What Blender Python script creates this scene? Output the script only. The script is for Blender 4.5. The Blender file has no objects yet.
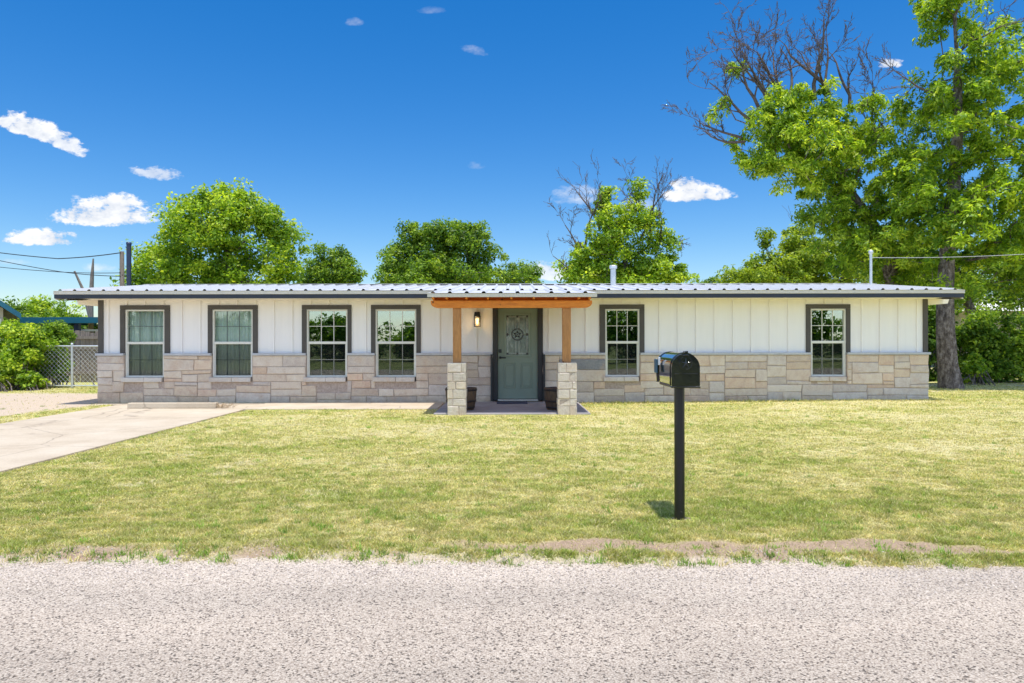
import bpy, math
import numpy as np
from math import radians, sin, cos, pi, sqrt
from mathutils import Vector, Matrix

rng = np.random.default_rng(7)
scene = bpy.context.scene
col = scene.collection

# ------------------------------------------------------------------ camera
F = 690.0; CX = 512.0; CY = 341.5; EYE = 1.36
cd = bpy.data.cameras.new('camera'); cam = bpy.data.objects.new('camera', cd); col.objects.link(cam)
cam.location = (0, 0, EYE); cam.rotation_euler = (radians(90), radians(0.08), 0)
cd.sensor_width = 36; cd.lens = F / 1024 * 36; cd.clip_end = 3000; cd.clip_start = 0.05
scene.camera = cam
scene.render.resolution_x = 1024; scene.render.resolution_y = 683

# ------------------------------------------------------------------ sun, sky
to_sun = Vector((0.065, -0.14, 1.10)).normalized()
elev = math.asin(to_sun.z); az = math.atan2(to_sun.x, to_sun.y)
sl = bpy.data.lights.new('sun', 'SUN'); sl.energy = 3.1; sl.angle = radians(0.53); sl.color = (1.0, 0.955, 0.88)
so = bpy.data.objects.new('sun', sl); col.objects.link(so)
so.rotation_euler = (-to_sun).to_track_quat('-Z', 'Y').to_euler(); so.location = (0, 0, 30)

scene.view_settings.view_transform = 'Standard'; scene.view_settings.look = 'None'
scene.view_settings.exposure = 0.72; scene.view_settings.gamma = 1; scene.view_settings.use_curve_mapping = False
scene.cycles.max_bounces = 7; scene.cycles.diffuse_bounces = 4; scene.cycles.transparent_max_bounces = 12
scene.cycles.sample_clamp_indirect = 6

world = bpy.data.worlds.new('World'); scene.world = world; world.use_nodes = True
wt = world.node_tree; wt.nodes.clear()
def wn(t, **k):
    n = wt.nodes.new(t)
    for a, b in k.items(): setattr(n, a, b)
    return n
def wl(a, b): wt.links.new(a, b)
wout = wn('ShaderNodeOutputWorld'); wbg = wn('ShaderNodeBackground'); wbg.inputs['Strength'].default_value = 0.15
sky = wn('ShaderNodeTexSky', sky_type='NISHITA'); sky.sun_disc = False
sky.sun_elevation = elev; sky.sun_rotation = az
sky.altitude = 300; sky.air_density = 1.0; sky.dust_density = 0.6; sky.ozone_density = 3.0
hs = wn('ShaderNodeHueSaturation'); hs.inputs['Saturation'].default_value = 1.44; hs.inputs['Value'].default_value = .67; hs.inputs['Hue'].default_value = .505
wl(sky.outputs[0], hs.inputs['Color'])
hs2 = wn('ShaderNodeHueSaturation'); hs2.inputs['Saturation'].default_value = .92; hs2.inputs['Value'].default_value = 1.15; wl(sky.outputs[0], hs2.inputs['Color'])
def wm(op, a, b=None, c=None, clamp=False):
    n = wn('ShaderNodeMath', operation=op); n.use_clamp = clamp
    for i, v in enumerate((a, b, c)):
        if v is None: continue
        if isinstance(v, (int, float)): n.inputs[i].default_value = v
        else: wl(v, n.inputs[i])
    return n.outputs[0]
tc = wn('ShaderNodeTexCoord'); sep = wn('ShaderNodeSeparateXYZ'); wl(tc.outputs['Generated'], sep.inputs[0])
north = wm('MULTIPLY_ADD', sep.outputs[1], 2.2, .35, clamp=True)   # darker, saturated to the north; unseen southern sky brightened to light the shaded wall
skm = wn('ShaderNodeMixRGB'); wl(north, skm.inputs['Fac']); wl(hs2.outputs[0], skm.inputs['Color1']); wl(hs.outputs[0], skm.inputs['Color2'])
yy = wm('MAXIMUM', sep.outputs[1], 0.02)
U = wm('DIVIDE', sep.outputs[0], yy); V = wm('DIVIDE', sep.outputs[2], yy)
comb = wn('ShaderNodeCombineXYZ'); wl(U, comb.inputs[0]); wl(V, comb.inputs[1])
def wnoise(scale, detail, rough, off, stretch=1.6):
    mp = wn('ShaderNodeMapping'); wl(comb.outputs[0], mp.inputs[0])
    mp.inputs['Location'].default_value = (off, off * .7, off); mp.inputs['Scale'].default_value = (1, stretch, 1)
    n = wn('ShaderNodeTexNoise'); n.inputs['Scale'].default_value = scale; n.inputs['Detail'].default_value = detail
    n.inputs['Roughness'].default_value = rough; wl(mp.outputs[0], n.inputs['Vector']); return n.outputs[0]
n1 = wnoise(26, 8, .62, 3.1); n2 = wnoise(70, 6, .65, 9.4)
edge = wm('ADD', wm('MULTIPLY', wm('SUBTRACT', n1, .5), 3.4), wm('MULTIPLY', wm('SUBTRACT', n2, .5), 2.2))
# clouds: (u px, v px, half width, half height, tilt, density), flat-based small cumulus fixed in the sky
CL = [(28, 130, 34, 11, -.30, 1.0), (58, 141, 24, 9, -.45, .9), (104, 217, 40, 14, 0, 1.2), (118, 208, 20, 11, 0, 1.0), (42, 240, 32, 8, 0, 1.1),
      (156, 175, 20, 7, -.1, .7), (696, 197, 30, 9, 0, 1.1), (687, 188, 13, 8, 0, 1.0), (475, 52, 10, 5, -.2, .35), (355, 23, 7, 5, 0, .3), (430, 11, 12, 4, 0, .18),
      (578, 199, 22, 10, 0, .6), (640, 208, 14, 10, 0, .5), (888, 65, 12, 6, 0, 1.0), (551, 274, 22, 10, 0, .8), (476, 167, 9, 4, 0, .22), (98, 268, 16, 4, 0, .45), (8, 262, 20, 3, 0, .3),
      (1010, 254, 26, 8, 0, .8), (300, 262, 20, 5, 0, .15)]
tot = None; shade = None
for (cx, cy, rx, ry, tilt, den) in CL:
    u0 = (cx - CX) / F; v0 = (CY - cy) / F
    du = wm('SUBTRACT', U, u0); dv = wm('SUBTRACT', V, v0)
    a, b = cos(tilt), sin(tilt)
    p = wm('DIVIDE', wm('ADD', wm('MULTIPLY', du, a), wm('MULTIPLY', dv, b)), rx / F)
    q = wm('DIVIDE', wm('SUBTRACT', wm('MULTIPLY', dv, a), wm('MULTIPLY', du, b)), ry / F)
    below = wm('MULTIPLY', wm('MAXIMUM', wm('MULTIPLY', q, -1), 0), 1.5)
    p = wm('MULTIPLY', p, .80); q = wm('MULTIPLY', q, .72)
    d2 = wm('ADD', wm('MULTIPLY', p, p), wm('ADD', wm('MULTIPLY', q, q), wm('MULTIPLY', below, below)))
    m = wm('MULTIPLY', wm('SUBTRACT', 1.0, d2), .9)
    m = wm('ADD', m, edge)
    soft = 0.6 if den > .6 else 1.5
    m = wm('DIVIDE', wm('ADD', m, 0.0), soft, clamp=True)
    inb = wm('MULTIPLY', wm('SUBTRACT', 1.9, d2), 1.2, clamp=True)
    m = wm('MULTIPLY', wm('MULTIPLY', m, inb), min(den, 1.0))
    tot = m if tot is None else wm('MAXIMUM', tot, m)
ahead = wm('GREATER_THAN', sep.outputs[1], 0.05)
tot = wm('MULTIPLY', tot, ahead)
cr = wn('ShaderNodeMixRGB'); cr.inputs['Color1'].default_value = (2.8, 3.05, 3.5, 1); cr.inputs['Color2'].default_value = (4.25, 4.3, 4.4, 1)
wl(wm('MULTIPLY', wm('SUBTRACT', n1, .38), 4.0, clamp=True), cr.inputs['Fac'])
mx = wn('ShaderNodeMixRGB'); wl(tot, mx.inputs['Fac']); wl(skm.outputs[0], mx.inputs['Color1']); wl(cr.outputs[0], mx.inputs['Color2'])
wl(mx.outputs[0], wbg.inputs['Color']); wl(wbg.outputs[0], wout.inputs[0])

# ------------------------------------------------------------------ helpers
def X(px, D): return (px - CX) / F * D
def Z(py, D): return EYE - (py - CY) / F * D
def srgb(r, g, b):
    f = lambda c: (c / 255 / 12.92) if c / 255 <= .04045 else ((c / 255 + .055) / 1.055) ** 2.4
    return (f(r), f(g), f(b), 1)

ORG = {}
def tag(o, label=None, cat=None, group=None, kind=None):
    if label: o['label'] = label
    if cat: o['category'] = cat
    if group: o['group'] = group
    if kind: o['kind'] = kind
    return o
def empty(name, loc, label, cat, group=None):
    o = bpy.data.objects.new(name, None); col.objects.link(o); o.location = loc
    o.empty_display_size = .2; ORG[o.name] = Vector(loc); tag(o, label, cat, group); return o
def link_mesh(name, me, mat, parent=None):
    o = bpy.data.objects.new(name, me); col.objects.link(o)
    if mat is not None and len(me.materials) == 0: me.materials.append(mat)
    if parent is not None:
        org = ORG[parent.name]
        if org.length > 0: me.transform(Matrix.Translation(-org))
        o.parent = parent; ORG[o.name] = org
    else: ORG[o.name] = Vector((0, 0, 0))
    return o
def setorigin(o, loc):
    o.data.transform(Matrix.Translation(-Vector(loc))); o.location = loc; return o

class MB:
    def __init__(s): s.v = []; s.f = []; s.c = []; s.m = []; s.cur = None; s.sm = []
    def add(s, vs, fs, c=None, smooth=False):
        b = len(s.v); s.v += [tuple(v) for v in vs]
        for f in fs: s.f.append(tuple(b + i for i in f)); s.c.append(c if c is not None else s.cur); s.sm.append(smooth)
    def box(s, x0, x1, y0, y1, z0, z1, c=None):
        s.add([(x0, y0, z0), (x1, y0, z0), (x1, y1, z0), (x0, y1, z0), (x0, y0, z1), (x1, y0, z1), (x1, y1, z1), (x0, y1, z1)],
              [(0, 3, 2, 1), (4, 5, 6, 7), (0, 1, 5, 4), (1, 2, 6, 5), (2, 3, 7, 6), (3, 0, 4, 7)], c)
    def prism(s, prof, d0, d1, axis='y', c=None, smooth=False):
        # prof: list of (a,b); axis y -> (a, d, b); axis x -> (d, a, b); axis z -> (a, b, d)
        P = {'y': lambda a, b, d: (a, d, b), 'x': lambda a, b, d: (d, a, b), 'z': lambda a, b, d: (a, b, d)}[axis]
        n = len(prof)
        s.add([P(a, b, d0) for a, b in prof] + [P(a, b, d1) for a, b in prof],
              [tuple(range(n))[::-1], tuple(range(n, 2 * n))], c)
        s.add([P(a, b, d0) for a, b in prof] + [P(a, b, d1) for a, b in prof],
              [(i, (i + 1) % n, n + (i + 1) % n, n + i) for i in range(n)], c, smooth)
    def tube(s, pts, rad, n=8, c=None, cap=True):
        pts = [Vector(p) for p in pts]
        if isinstance(rad, (int, float)): rad = [rad] * len(pts)
        ref = None; rings = []
        for i, p in enumerate(pts):
            d = (pts[min(i + 1, len(pts) - 1)] - pts[max(i - 1, 0)]).normalized()
            if ref is None: ref = Vector((1, 0, 0)) if abs(d.x) < .9 else Vector((0, 1, 0))
            a = (ref - d * ref.dot(d)).normalized(); b = d.cross(a); ref = a
            rings.append([p + (a * cos(t) + b * sin(t)) * rad[i] for t in [2 * pi * k / n for k in range(n)]])
        vs = [v for r in rings for v in r]; fs = []
        for i in range(len(rings) - 1):
            for k in range(n):
                fs.append((i * n + k, i * n + (k + 1) % n, (i + 1) * n + (k + 1) % n, (i + 1) * n + k))
        s.add(vs, fs, c, True)
        if cap: s.add(rings[0] + rings[-1], [tuple(range(n))[::-1], tuple(range(n, 2 * n))], c)
    def lathe(s, prof, cx, cy, z0=0, n=24, c=None):
        vs = []; fs = []
        for r, z in prof:
            for k in range(n): t = 2 * pi * k / n; vs.append((cx + r * cos(t), cy + r * sin(t), z0 + z))
        for i in range(len(prof) - 1):
            for k in range(n): fs.append((i * n + k, i * n + (k + 1) % n, (i + 1) * n + (k + 1) % n, (i + 1) * n + k))
        s.add(vs, fs, c, True)
    def build(s, name, mat, parent=None, bevel=0, seg=1):
        me = bpy.data.meshes.new(name); me.from_pydata(s.v, [], s.f)
        if any(c is not None for c in s.c):
            at = me.color_attributes.new('tint', 'FLOAT_COLOR', 'CORNER'); arr = []
            for p, c in zip(me.polygons, s.c): arr += list(c if c is not None else (.5, .5, .5, 1)) * p.loop_total
            at.data.foreach_set('color', arr)
        me.polygons.foreach_set('use_smooth', s.sm)
        me.update(); o = link_mesh(name, me, mat, parent)
        if bevel:
            b = o.modifiers.new('bevel', 'BEVEL'); b.width = bevel; b.segments = seg; b.limit_method = 'ANGLE'; b.angle_limit = radians(40)
        return o

def np_mesh(name, verts, nper, colr, mat, parent=None, smooth=False):
    """verts (N*nper,3) of separate polygons with nper corners; colr (N,3)"""
    nv = len(verts); nf = nv // nper
    me = bpy.data.meshes.new(name); me.vertices.add(nv); me.vertices.foreach_set('co', verts.astype(np.float32).ravel())
    me.loops.add(nv); me.loops.foreach_set('vertex_index', np.arange(nv, dtype=np.int32))
    me.polygons.add(nf); me.polygons.foreach_set('loop_start', np.arange(0, nv, nper, dtype=np.int32))
    me.update(calc_edges=True)
    if colr is not None:
        at = me.color_attributes.new('tint', 'FLOAT_COLOR', 'POINT')
        c4 = np.ones((nf, nper, 4), np.float32); c4[:, :, :3] = colr[:, None, :] if colr.ndim == 2 else colr
        at.data.foreach_set('color', c4.ravel())
    me.validate(); return link_mesh(name, me, mat, parent)

def copy_tree(o, parent=None):
    c = o.copy(); col.objects.link(c)
    if parent: c.parent = parent
    for ch in list(o.children): copy_tree(ch, c)
    return c

# value noise in numpy
_G = np.random.default_rng(3).random((256, 256))
def vn(x, y):
    x = np.asarray(x, float); y = np.asarray(y, float)
    xi = np.floor(x).astype(int); yi = np.floor(y).astype(int); fx = x - xi; fy = y - yi
    fx = fx * fx * (3 - 2 * fx); fy = fy * fy * (3 - 2 * fy)
    g = lambda a, b: _G[a & 255, b & 255]
    return (g(xi, yi) * (1 - fx) + g(xi + 1, yi) * fx) * (1 - fy) + (g(xi, yi + 1) * (1 - fx) + g(xi + 1, yi + 1) * fx) * fy
def fbm(x, y, o=4):
    s = 0; a = .5; t = 0
    for i in range(o): s = s + a * vn(x * 2 ** i + 17 * i, y * 2 ** i + 31 * i); t += a; a *= .55
    return s / t
def sst(a, b, x): t = np.clip((x - a) / (b - a), 0, 1); return t * t * (3 - 2 * t)

# ------------------------------------------------------------------ materials
class Mat:
    def __init__(s, name, base=(.5, .5, .5, 1), rough=.8, metal=0, spec=.5):
        s.m = bpy.data.materials.new(name); s.m.use_nodes = True; s.t = s.m.node_tree
        s.p = s.t.nodes['Principled BSDF']; s.out = s.t.nodes['Material Output']
        s.p.inputs['Base Color'].default_value = base; s.p.inputs['Roughness'].default_value = rough
        s.p.inputs['Metallic'].default_value = metal; s.p.inputs['Specular IOR Level'].default_value = spec
        s.tc = s.t.nodes.new('ShaderNodeNewGeometry'); s.pos = s.tc.outputs['Position']
    def n(s, t, **k):
        n = s.t.nodes.new(t)
        for a, b in k.items(): setattr(n, a, b)
        return n
    def l(s, a, b): s.t.links.new(a, b)
    def noise(s, scale, detail=4, rough=.6, stretch=(1, 1, 1)):
        mp = s.n('ShaderNodeMapping'); mp.inputs['Scale'].default_value = stretch; s.l(s.pos, mp.inputs[0])
        n = s.n('ShaderNodeTexNoise'); n.inputs['Scale'].default_value = scale; n.inputs['Detail'].default_value = detail
        n.inputs['Roughness'].default_value = rough; s.l(mp.outputs[0], n.inputs['Vector']); return n.outputs[0]
    def ramp(s, fac, stops, interp='LINEAR'):
        r = s.n('ShaderNodeValToRGB'); s.l(fac, r.inputs[0]); e = r.color_ramp.elements; r.color_ramp.interpolation = interp
        while len(e) < len(stops): e.new(.5)
        for el, (p, c) in zip(e, stops): el.position = p; el.color = c if len(c) == 4 else (*c, 1)
        return r.outputs[0]
    def mix(s, f, a, b, mode='MIX'):
        m = s.n('ShaderNodeMixRGB', blend_type=mode)
        for k, v in (('Fac', f), ('Color1', a), ('Color2', b)):
            if isinstance(v, (int, float)): m.inputs[k].default_value = v
            elif isinstance(v, tuple): m.inputs[k].default_value = v
            else: s.l(v, m.inputs[k])
        return m.outputs[0]
    def color(s, c): s.l(c, s.p.inputs['Base Color']); return s
    def attr(s, name='tint'):
        a = s.n('ShaderNodeVertexColor'); a.layer_name = name; return a.outputs[0]
    def bump(s, h, strength=.3, dist=.01):
        b = s.n('ShaderNodeBump'); b.inputs['Strength'].default_value = strength; b.inputs['Distance'].default_value = dist
        s.l(h, b.inputs['Height']); s.l(b.outputs[0], s.p.inputs['Normal']); return s
def g1(v): return (v, v, v, 1)

def simple(name, base, rough=.7, var=.12, scale=3, metal=0, bump=0, stretch=(1, 1, 1), spec=.5):
    m = Mat(name, base, rough, metal, spec)
    n = m.noise(scale, 5, .65, stretch)
    lo = tuple(c * (1 - var) for c in base[:3]); hi = tuple(min(1, c * (1 + var)) for c in base[:3])
    m.color(m.ramp(n, [(.3, lo), (.7, hi)]))
    if bump: m.bump(m.noise(scale * 12, 4, .6, stretch), bump, .004)
    return m.m

M = {}
M['siding'] = simple('white_siding', (.88, .84, .825, 1), .6, .025, 1.2, bump=.15, stretch=(8, 1, .6))
M['soffit'] = simple('cream_soffit', (.82, .76, .66, 1), .7, .03, 2)
M['trim'] = simple('dark_trim', (.075, .065, .058, 1), .6, .12, 5, bump=.1)
M['doorframe'] = simple('door_frame_paint', (.028, .027, .03, 1), .5, .15, 5)
M['fascia'] = simple('navy_fascia', (.022, .027, .045, 1), .45, .15, 4)
M['roofmetal'] = simple('galvalume', (.56, .56, .57, 1), .5, .05, 2.0, metal=.1)
M['roofdrip'] = simple('eave_flashing', (.66, .60, .52, 1), .45, .06, 6, metal=.2)
M['vinyl'] = simple('vinyl_frame', (.74, .72, .66, 1), .45, .04, 4)
M['grid_dark'] = simple('shaded_grid', (.10, .12, .10, 1), .5, .1, 4)  # pale muntins of the curtained windows, their shade put into the colour
M['door'] = simple('sage_door_paint', (.20, .25, .195, 1), .42, .06, 2.5)
M['black'] = simple('black_metal', (.012, .012, .014, 1), .35, .2, 6)
M['caming'] = simple('black_caming', (.02, .018, .02, 1), .5, .1, 6)
M['brass'] = simple('pewter_caming', (.45, .45, .42, 1), .35, .1, 6, metal=.5)
M['rug'] = simple('doormat_fibre', (.045, .05, .085, 1), .95, .5, 25, bump=.5)
M['galv'] = simple('galvanised_pipe', (.62, .64, .66, 1), .4, .08, 6, metal=.4)
M['pvc'] = simple('white_pipe', (.64, .64, .63, 1), .5, .05, 6)
M['tealmetal'] = simple('teal_roof', (.015, .13, .20, 1), .4, .12, 3)
M['wire'] = simple('cable', (.03, .03, .035, 1), .6, .1, 3)
M['wirelight'] = simple('light_cable', (.45, .45, .45, 1), .6, .1, 3)
M['nbwall'] = simple('neighbour_siding', (.52, .45, .36, 1), .8, .08, 2)
M['nbwhite'] = simple('neighbour_white', (.75, .75, .72, 1), .8, .06, 2)
M['nbroof'] = simple('shingle_roof', (.10, .11, .12, 1), .9, .25, 8)
M['bluesteel'] = simple('painted_steel_pole', (.018, .03, .075, 1), .4, .15, 5)
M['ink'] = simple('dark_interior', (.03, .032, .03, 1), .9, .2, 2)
M['flag'] = simple('mail_flag', (.02, .09, .16, 1), .5, .1, 8)
M['hinge'] = simple('flag_bracket', (.7, .7, .7, 1), .4, .05, 8)

def wood(name, dark, lite, rough=.6, stretch=(1, 12, 12), sc=1.6):
    m = Mat(name, lite, rough)
    n = m.noise(sc, 6, .65, stretch); n2 = m.noise(sc * 6, 3, .5, stretch)
    c = m.ramp(n, [(.3, dark), (.62, lite)]); c = m.mix(.45, c, m.ramp(n2, [(.35, dark), (.6, lite)]))
    # knots
    v = m.n('ShaderNodeTexVoronoi'); v.inputs['Scale'].default_value = 4.3; m.l(m.pos, v.inputs['Vector'])
    k = m.ramp(v.outputs[0], [(.05, (1, 1, 1)), (.11, (0, 0, 0))])
    c = m.mix(k, c, tuple(x * .35 for x in dark[:3]) + (1,)); m.color(c); m.bump(n2, .2, .004); return m.m
M['cedarX'] = wood('cedar_beam', (.52, .13, .012, 1), (.84, .29, .03, 1), .6, (1, 12, 12))
M['cedarZ'] = wood('cedar_post', (.30, .115, .03, 1), (.56, .26, .085, 1), .6, (12, 12, 1))
M['cedarsoffit'] = wood('cedar_boards', (.60, .14, .012, 1), (.80, .26, .03, 1), .6, (1, 8, 8))
M['picket'] = wood('weathered_board', (.13, .10, .085, 1), (.33, .27, .23, 1), .9, (14, 14, 1))
M['oldpole'] = wood('weathered_pole', (.14, .105, .085, 1), (.36, .29, .24, 1), .95, (10, 10, 1))
M['barrel'] = wood('barrel_staves', (.006, .004, .003, 1), (.12, .065, .035, 1), .6, (10, 10, 1))

m = Mat('ashlar', rough=.9); a = m.attr(); n = m.noise(7, 6, .7); n2 = m.noise(45, 4, .7)
c = m.mix(.6, a, m.ramp(n, [(.25, (.26, .24, .24)), (.45, (.50, .48, .47)), (.6, (.60, .56, .52)), (.8, (.78, .76, .76))]), 'OVERLAY')
st = m.ramp(m.noise(2.2, 6, .75), [(.52, (0, 0, 0)), (.66, (.55, .55, .55))]); c = m.mix(st, c, (.60, .42, .30, 1))
c = m.mix(.35, c, m.ramp(n2, [(.3, g1(.3)), (.7, g1(.7))]), 'OVERLAY')
sp = m.n('ShaderNodeSeparateXYZ'); m.l(m.pos, sp.inputs[0]); ds = m.n('ShaderNodeMath', operation='MULTIPLY_ADD'); m.l(m.noise(3.5, 5, .7), ds.inputs[0]); ds.inputs[1].default_value = .55; m.l(sp.outputs[2], ds.inputs[2])
c = m.mix(m.ramp(ds.outputs[0], [(.26, (.38, .38, .38)), (.44, (0, 0, 0))]), c, (.34, .25, .18, 1))
m.color(c); m.bump(m.noise(22, 7, .75), .8, .02); M['stone'] = m.m
m = Mat('mortar', rough=.95); m.color(m.ramp(m.noise(30, 4), [(.3, (.36, .27, .22)), (.7, (.54, .43, .36))])); M['mortar'] = m.m

def glassmat(name, refl, tint, blur=0.0):
    m = Mat(name); t = m.t; t.nodes.remove(m.p)
    tr = m.n('ShaderNodeBsdfTransparent'); tr.inputs[0].default_value = tint
    gl = m.n('ShaderNodeBsdfGlossy'); gl.inputs['Color'].default_value = (.93, .97, .94, 1); gl.inputs['Roughness'].default_value = blur
    b = m.n('ShaderNodeBump'); b.inputs['Strength'].default_value = .12; b.inputs['Distance'].default_value = .01
    m.l(m.noise(1.7, 2, .4), b.inputs['Height']); m.l(b.outputs[0], gl.inputs['Normal'])
    mix = m.n('ShaderNodeMixShader'); fr = m.n('ShaderNodeFresnel'); fr.inputs[0].default_value = 1.5
    ad = m.n('ShaderNodeMath', operation='ADD'); ad.inputs[1].default_value = refl; ad.use_clamp = True
    m.l(fr.outputs[0], ad.inputs[0]); m.l(ad.outputs[0], mix.inputs[0]); m.l(tr.outputs[0], mix.inputs[1]); m.l(gl.outputs[0], mix.inputs[2])
    m.l(mix.outputs[0], m.out.inputs[0]); return m.m
M['glass'] = glassmat('window_glass', .26, (.55, .68, .60, 1))
M['glass_soft'] = glassmat('curtained_glass', .05, (.97, 1, .98, 1))
m = Mat('insect_screen'); t = m.t; tr = m.n('ShaderNodeBsdfTransparent'); m.p.inputs['Base Color'].default_value = (.022, .024, .024, 1); m.p.inputs['Specular IOR Level'].default_value = .1
mix = m.n('ShaderNodeMixShader'); mix.inputs[0].default_value = .22; m.l(tr.outputs[0], mix.inputs[1]); m.l(m.p.outputs[0], mix.inputs[2]); m.l(mix.outputs[0], m.out.inputs[0]); M['screen'] = m.m
m = Mat('curtain', (.55, .62, .55, 1), .9); w = m.noise(4, 3, .5, (6, 1, .3)); m.color(m.ramp(w, [(.3, (.74, .80, .72)), (.7, (.93, .95, .89))])); m.bump(w, .8, .03); M['curtain'] = m.m
m = Mat('leaded_glass', (.22, .25, .22, 1), .18); m.p.inputs['Specular IOR Level'].default_value = 1.0
n = m.noise(9, 4, .6, (1.6, 1, .7)); m.color(m.ramp(n, [(.3, (.03, .05, .035)), (.55, (.13, .17, .14)), (.78, (.42, .46, .43))])); m.bump(m.noise(40, 3, .6), .5, .006); M['leaded'] = m.m
m = Mat('lamp_glow'); e = m.n('ShaderNodeEmission'); e.inputs[0].default_value = (1, .72, .36, 1); e.inputs[1].default_value = 2.2; m.l(e.outputs[0], m.out.inputs[0]); M['glow'] = m.m
m = Mat('lamp_glass'); tr = m.n('ShaderNodeBsdfTransparent'); tr.inputs[0].default_value = (.93, .88, .78, 1); m.p.inputs['Base Color'].default_value = (.7, .62, .5, 1)
mix = m.n('ShaderNodeMixShader'); mix.inputs[0].default_value = .45; m.l(tr.outputs[0], mix.inputs[1]); m.l(m.p.outputs[0], mix.inputs[2]); m.l(mix.outputs[0], m.out.inputs[0]); M['lampglass'] = m.m

m = Mat('mailbox_enamel', (.008, .009, .012, 1), .16); m.p.inputs['Coat Weight'].default_value = .6; m.p.inputs['Coat Roughness'].default_value = .08
m.bump(m.noise(9, 3, .5), .25, .01); m.l(m.ramp(m.noise(14, 4), [(.3, g1(.05)), (.7, g1(.14))]), m.p.inputs['Roughness']); M['enamel'] = m.m
m = Mat('mailbox_body_gloss', (.02, .02, .022, 1), .07); m.p.inputs['IOR'].default_value = 2.1; m.p.inputs['Coat Weight'].default_value = 1; m.p.inputs['Coat Roughness'].default_value = .05; m.bump(m.noise(6, 2, .5), .15, .01); M['gloss'] = m.m
m = Mat('post_paint', (.010, .010, .012, 1), .32); n = m.noise(40, 3, .6); k = m.ramp(m.noise(22, 3, .6), [(.70, (0, 0, 0)), (.72, (1, 1, 1))])
m.color(m.mix(k, (.012, .012, .013, 1), (.16, .16, .15, 1))); M['postpaint'] = m.m

m = Mat('concrete', rough=.9); n = m.noise(1.1, 7, .65); n2 = m.noise(38, 5, .7)
c = m.ramp(n, [(.28, (.41, .33, .235)), (.5, (.50, .415, .305)), (.72, (.56, .48, .37))]); c = m.mix(.4, c, m.ramp(n2, [(.3, g1(.38)), (.7, g1(.62))]), 'OVERLAY')
st = m.ramp(m.noise(.8, 6, .75, (1, 1.6, 1)), [(.60, (0, 0, 0)), (.68, (1, 1, 1))]); c = m.mix(m.mix(.5, (0, 0, 0, 1), st), c, (.30, .24, .19, 1))
vc = m.n('ShaderNodeTexVoronoi'); vc.feature = 'DISTANCE_TO_EDGE'; vc.inputs['Scale'].default_value = .55
wv = m.n('ShaderNodeMixRGB'); wv.inputs[0].default_value = .12; m.l(m.pos, wv.inputs[1]); nn_ = m.n('ShaderNodeTexNoise'); nn_.inputs['Scale'].default_value = 3; nn_.inputs['Detail'].default_value = 6; m.l(m.pos, nn_.inputs['Vector']); m.l(nn_.outputs['Color'], wv.inputs[2]); m.l(wv.outputs[0], vc.inputs['Vector'])
c = m.mix(m.ramp(vc.outputs[0], [(.002, (.5, .5, .5)), (.006, (0, 0, 0))]), c, (.13, .10, .08, 1))
m.color(c); m.bump(n2, .3, .006); M['concrete'] = m.m
m = Mat('porch_concrete', rough=.85); m.color(m.ramp(m.noise(3, 6, .7), [(.3, (.26, .235, .235)), (.7, (.38, .35, .345))])); m.bump(m.noise(50, 4), .25, .004); M['porchslab'] = m.m

# chip-seal road
m = Mat('chip_seal', rough=.92, spec=.25)
v = m.n('ShaderNodeTexVoronoi'); v.inputs['Scale'].default_value = 112; v.inputs['Randomness'].default_value = 1; m.l(m.pos, v.inputs['Vector'])
sx = m.n('ShaderNodeSeparateColor'); m.l(v.outputs['Color'], sx.inputs[0])
chip = m.ramp(sx.outputs[0], [(.0, (.13, .11, .095)), (.09, (.22, .19, .16)), (.16, (.49, .42, .355)), (.6, (.575, .495, .41)), (1.0, (.68, .60, .505))])
gap = m.ramp(v.outputs['Distance'], [(.40, (1, 1, 1)), (.75, (0.42, .37, .33))])
c = m.mix(.7, chip, gap, 'MULTIPLY')
pat = m.ramp(m.noise(1.1, 5, .65, (.4, 1.4, 1)), [(.3, g1(.90)), (.7, g1(1.08))]); c = m.mix(1.0, c, pat, 'MULTIPLY')
n3 = m.ramp(m.noise(70, 4, .7, (.7, 1, 1)), [(.33, g1(.45)), (.43, g1(1.0))]); c = m.mix(.30, c, n3, 'MULTIPLY')
sp = m.n('ShaderNodeSeparateXYZ'); m.l(m.pos, sp.inputs[0])
wob = m.n('ShaderNodeMath', operation='MULTIPLY_ADD'); m.l(m.noise(.9, 4, .6), wob.inputs[0]); wob.inputs[1].default_value = .9; m.l(sp.outputs[1], wob.inputs[2])
mr = m.n('ShaderNodeMapRange'); m.l(wob.outputs[0], mr.inputs[0]); mr.inputs[1].default_value = 2.6; mr.inputs[2].default_value = 5.2
c = m.mix(1.0, c, m.ramp(mr.outputs[0], [(0, (.86, .84, .81)), (.25, (.80, .79, .77)), (.48, (.92, .90, .87)), (.60, (.86, .85, .83)), (.78, (1.03, 1.01, .98))]), 'MULTIPLY')
m.color(c); m.bump(v.outputs['Distance'], .5, -.006); M['road'] = m.m
m = Mat('pebble', rough=.9); m.color(m.attr()); M['pebble'] = m.m

m = Mat('lawn_soil', rough=1, spec=.1); a = m.attr(); n = m.noise(55, 5, .75); n2 = m.noise(220, 3, .7)
c = m.mix(.6, a, m.ramp(n, [(.3, g1(.25)), (.7, g1(.72))]), 'OVERLAY'); c = m.mix(.5, c, m.ramp(n2, [(.3, g1(.25)), (.7, g1(.75))]), 'OVERLAY')
m.color(c); m.bump(n, .6, .02); M['lawn'] = m.m
m = Mat('far_ground', rough=1, spec=.1); m.color(m.ramp(m.noise(.35, 6, .7), [(.3, (.12, .16, .04)), (.55, (.22, .24, .08)), (.75, (.30, .27, .15))])); M['far'] = m.m

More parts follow.
